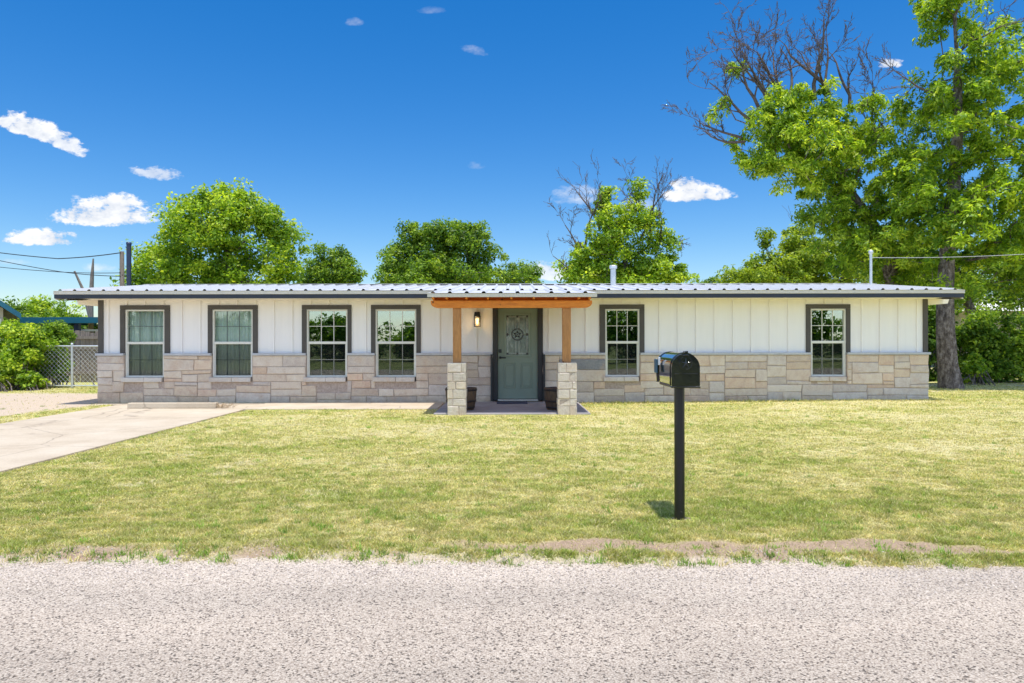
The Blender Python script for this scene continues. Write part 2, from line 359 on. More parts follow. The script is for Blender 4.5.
def leafmat(name, trans=.35, rough=.5):
    m = Mat(name, rough=rough, spec=.35); a = m.attr(); m.color(a)
    tl = m.n('ShaderNodeBsdfTranslucent'); c2 = m.mix(1.0, a, (1.5, 1.45, .6, 1), 'MULTIPLY'); m.l(c2, tl.inputs[0])
    mix = m.n('ShaderNodeMixShader'); mix.inputs[0].default_value = trans; m.l(m.p.outputs[0], mix.inputs[1]); m.l(tl.outputs[0], mix.inputs[2]); m.l(mix.outputs[0], m.out.inputs[0]); return m.m
M['leaf'] = leafmat('leaves', .47); M['blade'] = leafmat('grass_blades', .30, .7)
m = Mat('bark', rough=.95); n = m.noise(7, 6, .75, (1.6, 1.6, .8)); m.color(m.ramp(n, [(.36, (.06, .045, .04)), (.5, (.19, .15, .135)), (.64, (.40, .34, .32))])); m.bump(m.noise(13, 5, .7, (1.6, 1.6, .9)), 1.0, .07); M['bark'] = m.m
m = Mat('dead_bark', rough=.95); n = m.noise(6, 5, .7); m.color(m.ramp(n, [(.3, (.07, .05, .045)), (.7, (.19, .145, .13))])); M['deadbark'] = m.m

# ------------------------------------------------------------------ ground
def gz(x, y):
    x = np.asarray(x, float); y = np.asarray(y, float)
    return .055 * sst(1.8, 8, x) * sst(9, 14.5, y)
def yedge(x): x = np.asarray(x, float); return 4.20 - .025 * x + .08 * (vn(x * 1.3 + 5, x * 0 + 2) - .5) + .05 * (vn(x * 5 + 9, x * 0 + 4) - .5) + .035 * (vn(x * 17, x * 0 + 7) - .5)
def ytrack(x): return 4.53 - .035 * np.maximum(x - .5, 0) + .10 * (vn(x * .8 + 50, x * 0 + 3) - .5)
DRX0, DRX1 = -8.42, -5.32
def lawn_state(x, y):
    """bare 0..1 and base colour"""
    e = y - yedge(x)
    left = 1 - sst(-.9, .5, x)
    nb = fbm(x * 3, y * 3 + 40, 4) - .5
    bare = 1 - sst(.04, .24 + .30 * left, e + .40 * nb)
    tr = 1 - sst(.5, 1.0, np.abs(y - ytrack(x)) / .17 + 1.7 * nb)
    bare = np.maximum(bare, tr * sst(-1.2, 0, x) * .95)
    # bare gravel to the left of the driveway
    gr = sst(-.12, .35, -8.95 - x + .9 * (fbm(x * .9, y * .9, 3) - .5)) * (1 - sst(17.6, 18.6, y + .8 * nb)) * sst(9.0, 10.5, y)
    bare = np.maximum(bare, gr)
    # worn soil under the right-hand trees and along the driveway edge
    und = .75 * sst(.50, .62, fbm(x * .8 + 9, y * .8, 4)) * sst(9.3, 11, x) * sst(16.0, 17.6, y)
    bare = np.maximum(bare, und)
    bare = np.maximum(bare, .85 * (1 - sst(.0, .12, np.abs(x - DRX1 - .03) + .15 * nb)) * (y < 14.4))
    spots = .45 * sst(.64, .78, fbm(x * 1.7 + 20, y * 1.7, 4)) * (1 - .5 * sst(7, 13, y))
    bare = np.maximum(bare, spots)
    g = fbm(x * .55 + 3, y * 1.0 + 8, 5); g2 = fbm(x * 2.3 + 60, y * 3.0 + 11, 4)
    g3 = fbm(x * 7 + 33, y * 11 + 5, 3); green = np.clip(.47 + .9 * (g - .5) + .9 * (g2 - .5) + 1.1 * (g3 - .5) + .22 * (1 - sst(4.6, 7.2, y)) - .12 * sst(1, 6, x) * sst(7, 9, y) + .10 * sst(11.5, 14, y), 0, 1)
    A = np.array([.58, .52, .27]); B = np.array([.50, .465, .18]); C = np.array([.34, .385, .09])
    t = green[..., None]
    c = np.where(t < .5, A + (B - A) * (t / .5), B + (C - B) * ((t - .5) / .5))
    G = np.array([.52, .42, .32]); b = bare[..., None]
    tint = np.where((tr > .4)[..., None], np.array([.36, .255, .185]), G)
    return bare, green, c, c * (1 - b) + tint * b

def grid_sheet(name, xs, ts, yf, zf, mat, attr=True):
    XX, TT = np.meshgrid(xs, ts); YY = yf(XX, TT); ZZ = zf(XX, YY)
    nx, ny = len(xs), len(ts); v = np.stack([XX, YY, ZZ], -1).reshape(-1, 3)
    i = np.arange((nx - 1) * (ny - 1)); r = i // (nx - 1); c = i % (nx - 1); a = r * nx + c
    q = np.stack([a, a + 1, a + nx + 1, a + nx], -1)
    me = bpy.data.meshes.new(name); me.vertices.add(len(v)); me.vertices.foreach_set('co', v.ravel())
    me.loops.add(q.size); me.loops.foreach_set('vertex_index', q.ravel().astype(np.int32))
    me.polygons.add(len(q)); me.polygons.foreach_set('loop_start', np.arange(0, q.size, 4, dtype=np.int32)); me.update(calc_edges=True)
    me.polygons.foreach_set('use_smooth', np.ones(len(q), bool))
    if attr:
        _, _, _, c = lawn_state(v[:, 0], v[:, 1]); c4 = np.ones((len(v), 4), np.float32); c4[:, :3] = c
        me.color_attributes.new('tint', 'FLOAT_COLOR', 'POINT').data.foreach_set('color', c4.ravel())
    return link_mesh(name, me, mat)

b = MB(); b.add([(-900, -900, -.05), (900, -900, -.05), (900, 900, -.05), (-900, 900, -.05)], [(0, 1, 2, 3)])
tag(b.build('ground', M['far']), 'dry grassy ground reaching the horizon', kind='structure')
b = MB(); b.add([(-80, -3.6, -.012), (80, -3.6, -.012), (80, 4.75, -.012), (-80, 4.75, -.012)], [(0, 1, 2, 3)])
tag(b.build('road', M['road']), 'pale pinkish chip seal road in the foreground', kind='structure')
ts = np.concatenate([np.arange(0, 1.2, .035), np.arange(1.2, 6, .08), np.arange(6, 30, .16)])
xs = np.concatenate([np.arange(-24, -6, .14), np.arange(-6, 6, .05), np.arange(6, 24, .14)])
def lz(x, y):
    e = y - yedge(x)
    z = -.026 + .046 * sst(0, .26, e) + .016 * (vn(x * 19, y * 19) - .5) * (1 - sst(.2, .4, e)) + .012 * (fbm(x * 1.2, y * 1.2, 3) - .5) * sst(.1, .5, e)
    z = z - .018 * (1 - sst(.5, 1.1, np.abs(y - ytrack(x)) / .1)) * sst(-1.2, 0, x)
    indrive = sst(DRX0 - .12, DRX0 + .02, x) * (1 - sst(DRX1 - .02, DRX1 + .10, x)) * (1 - sst(14.8, 14.95, y)) * sst(4.0, 4.3, y)
    return z + gz(x, y) - .05 * indrive
lawn = grid_sheet('lawn', xs, ts, lambda x, t: yedge(x) + t, lz, M['lawn']); tag(lawn, 'patchy yellow green front lawn soil', kind='structure')

# driveway slabs
b = MB(); yj = [4.3, 7.35, 10.55, 13.2, 14.72]
for y0, y1 in zip(yj[:-1], yj[1:]): b.box(DRX0, DRX1, y0 + .009, y1 - .009, -.08, .022)
b.add([(DRX0 + .01, 4.31, .012), (DRX1 - .01, 4.31, .012), (DRX1 - .01, 14.7, .012), (DRX0 + .01, 14.7, .012)], [(0, 1, 2, 3)])
tag(b.build('driveway', M['concrete'], bevel=.006), 'pale concrete driveway slab on the left of the lawn', kind='structure')
b = MB(); b.box(DRX1 + .004, -1.47, 13.62, 15.04, -.08, .040)
tag(b.build('walkway', M['concrete'], bevel=.01), 'narrow concrete walk along the foot of the stone wall', kind='structure')
b = MB(); b.box(DRX0 - .5, DRX1, 14.725, 15.04, -.08, .028)
tag(b.build('apron', M['concrete'], bevel=.006), 'concrete apron between driveway and stone wall', kind='structure')
b = MB(); b.box(-1.44, 1.44, 12.62, 15.04, -.08, .052)
tag(b.build('porch_slab', M['porchslab'], bevel=.012), 'grey concrete porch slab under the cedar porch roof', kind='structure')

# grass blades: uncountable -> one stuff object
def on_lawn(x, y):
    ok = ~((x > DRX0 - .01) & (x < DRX1 + .02) & (y < 15.1)); ok &= ~((x > DRX1 - .6) & (x < -1.46) & (y > 13.60) & (y < 15.2))
    ok &= ~((x > -1.46) & (x < 1.46) & (y > 12.49) & (y < 15.2)); ok &= ~((x > -9.2) & (x < 9.25) & (y > 15.02) & (y < 22.5))
    ok &= ~((((x - 1.28) / .13) ** 2 + ((y - 5.19) / .08) ** 2 < 1) & (rng.random(np.shape(x)) < .8))
    ok &= ~((x < DRX0) & (x > DRX0 - .52) & (y > 14.71) & (y < 15.05)); return ok
def scatter(n, y0, y1, pw):
    t = rng.random(n); k = 1 - pw; y = (y0 ** k + (y1 ** k - y0 ** k) * t) ** (1 / k)
    x = (rng.random(n) * 2 - 1) * (y * .80 + .6); return x, y
bx, by = scatter(1500000, 4.1, 21.0, 2.15)
bare, green, cg, _ = lawn_state(bx, by)
tuft = fbm(bx * 11 + 4, by * 14, 3)
keep = on_lawn(bx, by) & (by > yedge(bx) + .01) & (rng.random(len(bx)) < np.clip(1.02 - bare * 1.1, 0.03, 1) * np.clip(.25 + 1.5 * tuft, 0, 1))
bx, by, green, cg, tuft = bx[keep], by[keep], green[keep], cg[keep], tuft[keep]
n = len(bx); h = (.008 + .015 * rng.random(n) ** 1.5) * (.65 + .8 * green) * (.5 + tuft) * (1 + .035 * (by - 5))
near_house = ((np.abs(by - 14.9) < .16) & (bx > 1.5) & (bx < 9.2)); h[near_house] *= 2.2
h[(by < yedge(bx) + .30)] *= 1.15
ang = rng.random(n) * 2 * pi; lean = h * (.5 + 1.1 * rng.random(n)); wd = (.0022 + .0016 * rng.random(n)) * (1 + .16 * (by - 4.2))
bz = lz(bx, by) - .003; pa = rng.random(n) * 2 * pi
v = np.empty((n, 3, 3)); v[:, 0] = np.stack([bx - wd * np.cos(pa), by - wd * np.sin(pa), bz], -1); v[:, 1] = np.stack([bx + wd * np.cos(pa), by + wd * np.sin(pa), bz], -1)
v[:, 2] = np.stack([bx + lean * np.cos(ang), by + lean * np.sin(ang), bz + h], -1)
jit = (.45 + .90 * rng.random((n, 1))) * (.78 + .46 * fbm(bx * 14, by * 14, 2))[:, None]; straw = (rng.random(n) < (.30 - .2 * green))[:, None]
cc = np.where(straw, np.array([.70, .60, .35]), cg * 1.05) * jit; cc[:, 0] *= (.9 + .2 * rng.random(n))
# taller tufts and broad weeds standing out of the mown grass
nt = 1500; tx, ty = scatter(nt, 4.15, 15.0, 1.9); nbt = 26
tx[:170] = rng.random(170) * 7.5 - 3.2; ty[:170] = yedge(tx[:170]) + .02 + .22 * rng.random(170) ** 1.4
ok = on_lawn(tx, ty) & (ty > yedge(tx) + .01); tx, ty = tx[ok], ty[ok]; nt = len(tx)
ox = np.repeat(tx, nbt) + .022 * rng.normal(size=nt * nbt); oy = np.repeat(ty, nbt) + .022 * rng.normal(size=nt * nbt); n3_ = nt * nbt
hh = np.repeat(.018 + .034 * rng.random(nt) ** 2, nbt) * (.5 + .7 * rng.random(n3_)); aa = rng.random(n3_) * 2 * pi; ln = hh * (.3 + .9 * rng.random(n3_)); ww_ = .0022 + .002 * rng.random(n3_)
zz_ = lz(ox, oy) - .003; v2 = np.empty((n3_, 3, 3))
v2[:, 0] = np.stack([ox - ww_ * np.sin(aa), oy + ww_ * np.cos(aa), zz_], -1); v2[:, 1] = np.stack([ox + ww_ * np.sin(aa), oy - ww_ * np.cos(aa), zz_], -1); v2[:, 2] = np.stack([ox + ln * np.cos(aa), oy + ln * np.sin(aa), zz_ + hh], -1)
tc_ = np.where((rng.random(nt) < .3)[:, None], np.array([.52, .46, .24]), np.array([.20, .33, .05])) * (.7 + .6 * rng.random((nt, 1))); c2_ = np.repeat(tc_, nbt, 0) * (.75 + .5 * rng.random((n3_, 1)))
v = np.concatenate([v, v2]); cc = np.concatenate([cc, c2_])
gr = np_mesh('lawn_grass', v.reshape(-1, 3), 3, cc, M['blade'])
tag(gr, 'short mown yellow green grass covering the front lawn', 'grass', kind='stuff')

# weeds: a handful of green broad tufts near the road and the loose chippings on the verge
n = 40000; px_ = (rng.random(n) * 2 - 1) * 4.0; py_ = 3.2 + 1.45 * rng.random(n) ** .8
e = py_ - yedge(px_); keep = (rng.random(n) < np.exp(-((e + .05) / .25) ** 2) * .9 + .06); keep &= (e < .30)
px_, py_, e = px_[keep], py_[keep], e[keep]; n = len(px_); s_ = (.0028 + .0050 * rng.random(n) ** 2)
pz = np.where(e > 0, lz(px_, py_), -.012)
oct_v = np.array([(1, 0, 0), (0, 1, 0), (-1, 0, 0), (0, -1, 0), (0, 0, 1)], float); oct_f = [(0, 1, 4), (1, 2, 4), (2, 3, 4), (3, 0, 4)]
th = rng.random(n) * pi; vs = oct_v[None] * (.7 + .6 * rng.random((n, 5, 1))) * s_[:, None, None]
R_ = np.stack([np.stack([np.cos(th), -np.sin(th)], -1), np.stack([np.sin(th), np.cos(th)], -1)], -2)
vs[:, :, :2] = np.einsum('nij,nkj->nki', R_, vs[:, :, :2]); vs[:, :, 2] *= .8; vs += np.stack([px_, py_, pz], -1)[:, None]
tri = np.stack([vs[:, list(f)] for f in oct_f], 1).reshape(-1, 3)
pc = np.array([.58, .50, .43]) * (.4 + .75 * rng.random((n, 1))); pc = np.repeat(pc, 4, 0)
tag(np_mesh('loose_chippings', tri, 3, pc, M['pebble']), 'loose pale stone chippings along the road edge', 'gravel', kind='stuff')

# ------------------------------------------------------------------ foliage engine
PAL = {'bright': [(.26, .40, .028), (.38, .52, .036), (.55, .65, .07), (.13, .24, .018), (.20, .33, .03)],
       'mid': [(.13, .24, .025), (.20, .33, .035), (.32, .44, .05), (.08, .16, .018)],
       'yellow': [(.32, .42, .04), (.44, .52, .06), (.24, .34, .035), (.14, .23, .02)],
       'dark': [(.08, .17, .02), (.13, .25, .03), (.24, .37, .045), (.05, .11, .014)]}
def leaf_cloud(name, centres, radii, per, size, pal, mat, parent, droop=0., aspect=.5, seed=0, flat=.75):
    r = np.random.default_rng(seed); N = len(centres) * per
    ctr = np.repeat(np.asarray(centres), per, 0); rad = np.repeat(np.asarray(radii), per)[:, None]
    d = r.normal(size=(N, 3)); d /= np.linalg.norm(d, axis=1, keepdims=True); rr = r.random((N, 1)) ** .5
    off = d * rr * rad; off[:, 2] *= flat; p = ctr + off
    if droop: p[:, 2] -= droop * (off[:, 0] ** 2 + off[:, 1] ** 2) / rad[:, 0]
    nrm = r.normal(size=(N, 3)) * .75 + d * .55 + np.array([0, -.05, .75]); nrm /= np.linalg.norm(nrm, axis=1, keepdims=True)
    ax = r.normal(size=(N, 3)) + d * .6; ax[:, 2] -= droop * 2.2
    ax -= nrm * (ax * nrm).sum(1, keepdims=True); ax /= np.linalg.norm(ax, axis=1, keepdims=True); bi = np.cross(nrm, ax)
    L = size * (.55 + .9 * r.random((N, 1))); W = L * aspect
    q = np.stack([p - ax * L * .5, p + bi * W * .5 + nrm * L * .06, p + ax * L * .5, p - bi * W * .5 + nrm * L * .06], 1)
    P = np.array(PAL[pal]); cl = r.integers(0, len(P), len(centres)); k = np.repeat(cl, per)
    k2 = np.where(r.random(N) < .45, r.integers(0, len(P), N), k)
    c = P[k2] * (.8 + .4 * r.random((N, 1)))
    return np_mesh(name, q.reshape(-1, 3), 4, c, mat, parent)

def skeleton_mesh(nodes, parent_ix, count, rtip, expo, rmax, base_r=None, sides=6):
    mb = MB(); n = len(nodes); ch = [[] for _ in range(n)]
    for i, p in enumerate(parent_ix):
        if p >= 0: ch[p].append(i)
    r = np.minimum(rtip * np.maximum(count, 1) ** expo, rmax)
    if base_r:
        for i, v in base_r.items(): r[i] = v
    starts = [(-1, 0)]
    while starts:
        p, i = starts.pop(); path = [i] if p < 0 else [p, i]
        while ch[i]:
            c = max(ch[i], key=lambda k: count[k])
            for o in ch[i]:
                if o != c: starts.append((i, o))
            path.append(c); i = c
        rr = [r[k] for k in path]
        if p >= 0: rr[0] = min(r[p], rr[1] * 1.15)
        rr[-1] *= .5
        mb.tube([nodes[k] for k in path], rr, sides if max(rr) > .05 else 4, cap=False)
    return mb

def grow(trunk, targets, rtip=.012, expo=.44, rmax=.3, trunk_r=None, seed=0, wiggle=.12):
    r = np.random.default_rng(seed)
    nodes = [np.array(p, float) for p in trunk]; par = [-1] + list(range(len(trunk) - 1))
    nt = len(trunk); lo = nt // 3
    T = [np.array(t, float) for t in targets]; ref = nodes[-1]
    T.sort(key=lambda t: min(np.linalg.norm(t - nodes[k]) for k in range(nt)))
    for t in T:
        A = np.array(nodes); d = np.linalg.norm(A - t, axis=1); pen = np.where(A[:, 2] > t[2] - .05, .9 * (A[:, 2] - t[2] + .05) , 0)
        d = d + pen; d[:lo] += 50; j = int(np.argmin(d)); a = nodes[j]; L = np.linalg.norm(t - a)
        k = max(1, min(5, int(L / .45))); prev = j; side = r.normal(size=3) * wiggle * L
        for s in range(1, k + 1):
            f = s / k; p = a + (t - a) * f + side * sin(pi * f) + np.array([0, 0, .10 * L * sin(pi * f)])
            if s == k: p = t
            nodes.append(p); par.append(prev); prev = len(nodes) - 1
    cnt = np.zeros(len(nodes)); has = set(par)
    for i in range(len(nodes)):
        if i not in has: cnt[i] = 1
    for i in range(len(nodes) - 1, 0, -1): cnt[par[i]] += cnt[i]
    base = {i: trunk_r[i] for i in range(nt)} if trunk_r else None
    return skeleton_mesh(nodes, par, cnt, rtip, expo, rmax, base), nodes

def blob_points(blobs, n, seed, shell=.45):
    r = np.random.default_rng(seed); w = np.array([b[3] * b[4] * b[5] for b in blobs]) ** .8; w /= w.sum(); out = []
    for _ in range(n):
        b = blobs[r.choice(len(blobs), p=w)]; d = r.normal(size=3); d /= np.linalg.norm(d); q = r.random() ** shell
        out.append((b[0] + d[0] * b[3] * q, b[1] + d[1] * b[4] * q, b[2] + d[2] * b[5] * q))
    return out

def dead_limb(mb, p, d, L, r, depth, R, spread=.55):
    L = L * .80
    p = Vector(p); d = Vector(d).normalized(); pts = [p]; k = 5; dirs = []
    for i in range(k):
        d = (d + Vector(R.normal(size=3)) * .16 + Vector((0, 0, .05))).normalized(); p = p + d * L / k; pts.append(p); dirs.append(d.copy())
    mb.tube(pts, [max(r * (1 - .75 * i / k), .0065) for i in range(k + 1)], 5 if r > .03 else 3, cap=False)
    if depth > 0:
        for i in range(1, k + 1):
            for _ in range(0 if R.random() < .22 else 1):
                nd = dirs[min(i, k) - 1] + Vector(R.normal(size=3)) * spread
                dead_limb(mb, pts[i], nd, L * (.42 + .36 * R.random()), r * (1 - .7 * i / k) * .6, depth - 1, R, spread)

def tree(name, label, cat, base, trunk, trunk_r, blobs, clumps, per, leaf, clump_r, pal, group=None, droop=0., aspect=.5, seed=1, dead=None, shell=.45, rtip=.012, sides=None):
    t = empty(name, base, label, cat, group)
    cs = blob_points(blobs, clumps, seed, shell)
    r = np.random.default_rng(seed + 5); rad = clump_r * (.6 + .8 * r.random(len(cs)))
    mb, _ = grow(trunk, cs, rtip=rtip, rmax=trunk_r[-1] * 1.05, trunk_r=trunk_r, seed=seed)
    mb.build('trunk', M['bark'], t)
    leaf_cloud('crown', cs, rad, per, leaf, pal, M['leaf'], t, droop, aspect, seed)
    if dead:
        for q in dead:
            mb = MB(); R = np.random.default_rng(q[-1]); dead_limb(mb, q[0], q[1], q[2], q[3], q[4], R, q[5]); mb.build('dead_branch', M['deadbark'], t)
    return t
def PB(px, py, D, rxp, ryp, ry=None):   # blob from picture position at depth D
    s = D / F; return (X(px, D), D, Z(py, D), rxp * s, ry if ry else rxp * s, ryp * s)

# ------------------------------------------------------------------ house
DW = 15.2                               # stone face
SY = 15.26                              # siding face
XL, XR = X(97, DW), X(929, DW)
ZL = Z(353, DW); SOF = 2.288
house = empty('house', (0, 15.2, 0), 'long low house with white board siding over pale stone and a cedar porch', 'house')
WINS = []   # x0,x1 (frame), trim x0,x1
for (f0, f1, t0, t1, kind) in ((124, 163.5, 119, 169, 'c'), (211.5, 252, 207, 257, 'c'), (306, 347, 301.3, 351, 'g'), (375, 416, 370.6, 420.5, 'g'), (605.5, 640, 599.8, 644.8, 'g'), (811.5, 847, 806.8, 851.3, 'g')):
    WINS.append((X(f0, DW), X(f1, DW), X(t0, DW), X(t1, DW), kind))
WZ0, WZ1 = Z(376.8, DW), Z(309, DW)
DX0, DX1 = X(492.6, DW), X(543, DW); DZ1 = Z(305.5, DW)
openings = [(w[0], w[1], WZ0, WZ1) for w in WINS] + [(DX0, DX1, .052, DZ1)]

def wall_boxes(mb, x0, x1, z0, z1, y0, y1, ops):
    xs_ = sorted({x0, x1} | {o[i] for o in ops for i in (0, 1)})
    for a, b_ in zip(xs_[:-1], xs_[1:]):
        mid = (a + b_) / 2; o = [q for q in ops if q[0] < mid < q[1]]
        if not o: mb.box(a, b_, y0, y1, z0, z1)
        else:
            q = o[0]
            if q[2] > z0 + .001: mb.box(a, b_, y0, y1, z0, min(q[2], z1))
            if q[3] < z1 - .001: mb.box(a, b_, y0, y1, max(q[3], z0), z1)
b = MB(); wall_boxes(b, XL + .02, XR - .02, ZL, SOF, SY, SY + .14, openings)
# battens
px_b = 660.3 - 18.45 * 32
pxs = [660.3 + 18.45 * k for k in range(-31, 15)]
for p in pxs:
    x = X(p, DW)
    if x < XL + .12 or x > XR - .12: continue
    zt = SOF; z0_ = ZL
    w = [w for w in WINS if w[2] - .02 < x < w[3] + .02]
    if w: z0_ = Z(304.0, DW)
    if DX0 - .02 < x < DX1 + .02: z0_ = DZ1 + .01
    if z0_ < zt - .02: b.box(x - .020, x + .020, SY - .028, SY - .0005, z0_ + .001, zt - .002)
b.build('siding', M['siding'], house)
b = MB(); yb = 21.9
for q_ in ((XL, XL + .14, SY + .15, yb), (XR - .14, XR, SY + .15, yb), (XL + .15, XR - .15, yb - .14, yb)):
    b = MB(); b.box(*q_, 0, 2.42); b.build('side_wall', M['siding'], house)
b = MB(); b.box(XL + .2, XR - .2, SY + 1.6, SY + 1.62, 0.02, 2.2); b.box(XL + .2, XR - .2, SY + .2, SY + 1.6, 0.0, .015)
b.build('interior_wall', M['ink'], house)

# ashlar
STC = [(.62, .50, .40), (.68, .56, .45), (.60, .51, .43), (.66, .51, .38), (.60, .53, .48), (.70, .59, .48), (.67, .48, .35), (.55, .49, .45), (.63, .54, .46), (.72, .62, .52)]
def warp(p):
    x, y, z = p; u = x + y * 1.37
    return (x + .034 * (float(vn(u * 2.1 + 3, z * 5)) - .5), y, z + .040 * (float(vn(u * 1.6 + 70, z * 4 + 9)) - .5) * min(1, z / .1, max(0, (1.07 - z) / .1)))
def stone_block(mb, x0, x1, z0, z1, y, R, c, P=None):
    g = .006; x0 += g; x1 -= g; z0 += g; z1 -= g
    if x1 - x0 < .02 or z1 - z0 < .02: return
    pr = .008 + .022 * R.random(); j = lambda: (R.random() - .5) * .022; bv = .010 + .008 * R.random()
    if P: pr *= .35; bv *= .6
    P = P or (lambda a, d, b: (a, y - d, b))
    o = [(x0 + j() * .4, z0 + j() * .4), (x1 + j() * .4, z0 + j() * .4), (x1 + j() * .4, z1 + j() * .4), (x0 + j() * .4, z1 + j() * .4)]
    i_ = [(o[0][0] + bv, o[0][1] + bv), (o[1][0] - bv, o[1][1] + bv), (o[2][0] - bv, o[2][1] - bv), (o[3][0] + bv, o[3][1] - bv)]
    ds = [pr + j() * .4 for _ in range(4)]
    vv = [P(a, -.02, q) for a, q in o] + [P(a, max(.001, pr - .008), q) for a, q in o] + [P(a, d, q) for (a, q), d in zip(i_, ds)]
    if y > 1: vv = [warp(q) for q in vv]
    mb.add(vv,
           [(0, 1, 5, 4), (1, 2, 6, 5), (2, 3, 7, 6), (3, 0, 4, 7), (4, 5, 9, 8), (5, 6, 10, 9), (6, 7, 11, 10), (7, 4, 8, 11), (8, 9, 10, 11)], c)
def pick(R, x=0):
    if R.random() < .022: return (.27, .28, .30, 1)
    c = (.72 * np.array(STC[R.integers(len(STC))]) + .28 * np.array([.67, .55, .44])) * (.90 + .22 * R.random())
    return (*c, 1)
R = np.random.default_rng(21)
CWX, NZ = .085, 13; ztop = ZL - .05; CZ = (ztop - 0) / NZ
NX = int(round((XR - XL) / CWX)); CWX = (XR - XL) / NX
occ = np.zeros((NX, NZ), bool); sb = MB()
sub_ops = [(o[0] , o[1], (0 if o[2] < .2 else o[2] - .11), 9) for o in openings]
for o in sub_ops:
    for i in range(NX):
        for j in range(NZ):
            a, b_ = XL + i * CWX, XL + (i + 1) * CWX
            if a >= o[0] - .03 and b_ <= o[1] + .03 and (j + .6) * CZ > o[2]: occ[i, j] = True
hist = {}
for j in range(NZ):
    for i in range(NX):
        if occ[i, j]: continue
        h_ = int(R.choice([1, 2, 2, 2, 2, 3], p=[.05, .17, .17, .17, .14, .30])); h_ = min(h_, NZ - j)
        if NZ - j - h_ == 1 and R.random() < .7 and h_ < 3: h_ += 1
        w_ = int(R.integers(4, 11)); ww = 0
        while ww < w_ and i + ww < NX and not occ[i + ww, j]: ww += 1
        # avoid leaving slivers
        k = i + ww; rem = 0
        while k + rem < NX and not occ[k + rem, j] and rem < 3: rem += 1
        if 0 < rem < 3 and (k + rem >= NX or occ[k + rem, j]): ww += rem
        hh = 1
        while hh < h_ and not occ[i:i + ww, j + hh].any(): hh += 1
        occ[i:i + ww, j:j + hh] = True
        x0, x1, z0, z1 = XL + i * CWX, XL + (i + ww) * CWX, j * CZ, (j + hh) * CZ
        for o in sub_ops:     # clip to openings
            if z1 > o[2] + .01 and x0 < o[1] and x1 > o[0]:
                if x0 >= o[0] - .09 and x0 < o[1] and x1 > o[1]: x0 = o[1] + .004
                elif x1 <= o[1] + .09 and x1 > o[0] and x0 < o[0]: x1 = o[0] - .004
        # stones flush against an opening are stretched up to it
        for o in sub_ops:
            if z1 > o[2] + .01:
                if 0 < o[0] - x1 < .09: x1 = o[0] - .004
                if 0 < x0 - o[1] < .09: x0 = o[1] + .004
        stone_block(sb, x0, x1, z0, z1, DW + .012, R, pick(R))
dm = (DX0 + DX1) / 2
for sgn in (-1, 1):
    h2 = MB(); 
    for f, c_ in zip(sb.f, sb.c):
        if (sb.v[f[0]][0] - dm) * sgn > 0: h2.add([sb.v[i] for i in f], [tuple(range(len(f)))], c_)
    h2.build('stone_wall', M['stone'], house)
for xa_, xb_ in ((XL + .01, DX0 - .001), (DX1 + .001, XR - .01)):
  b = MB(); wall_boxes(b, xa_, xb_, -.05, ztop, DW + .014, SY + .12, [(o[0], o[1], max(o[2] - .10, 0.0) if o[2] > .2 else -.05, o[3]) for o in openings[:-1] if xa_ < o[0] < xb_])
  b.build('mortar_bed', M['mortar'], house)
# returns of the stone wall round both corners
rr_ = np.random.default_rng(4)
for side, xs0 in ((-1, XL + .012), (1, XR - .012)):
    z = 0; b = MB()
    while z < ztop - .02:
        hh = min(ztop - z, CZ * 2); y = 15.23
        while y < 21.9:
            w_ = .3 + .35 * rr_.random(); stone_block(b, y, min(y + w_, 21.9), z, z + hh, 0, rr_, pick(rr_), P=lambda a, d, q, s=side, x_=xs0: (x_ + s * d, a, q)); y += w_
        z += hh
    b.build('stone_side_wall', M['stone'], house)
# ledge cap
b = MB(); xs_ = [XL - .03] + [v for o in sorted(openings) for v in (o[0] - .004, o[1] + .004)] + [XR + .03]
M['ledge'] = simple('ledge_stone', (.50, .50, .52, 1), .85, .12, 6, bump=.3)
for i in range(0, len(xs_), 2):
    b = MB(); b.box(xs_[i], xs_[i + 1], DW - .035, SY - .018, ztop + .002, ZL + .004); b.build('stone_ledge', M['ledge'], house, bevel=.006)
for x0, x1 in ((XL + .0, XL + .115), (XR - .105, XR)):
    b = MB(); b.box(x0, x1, SY - .028, SY - .001, ZL + .006, SOF - .003); b.build('corner_trim', M['trim'], house, bevel=.003)

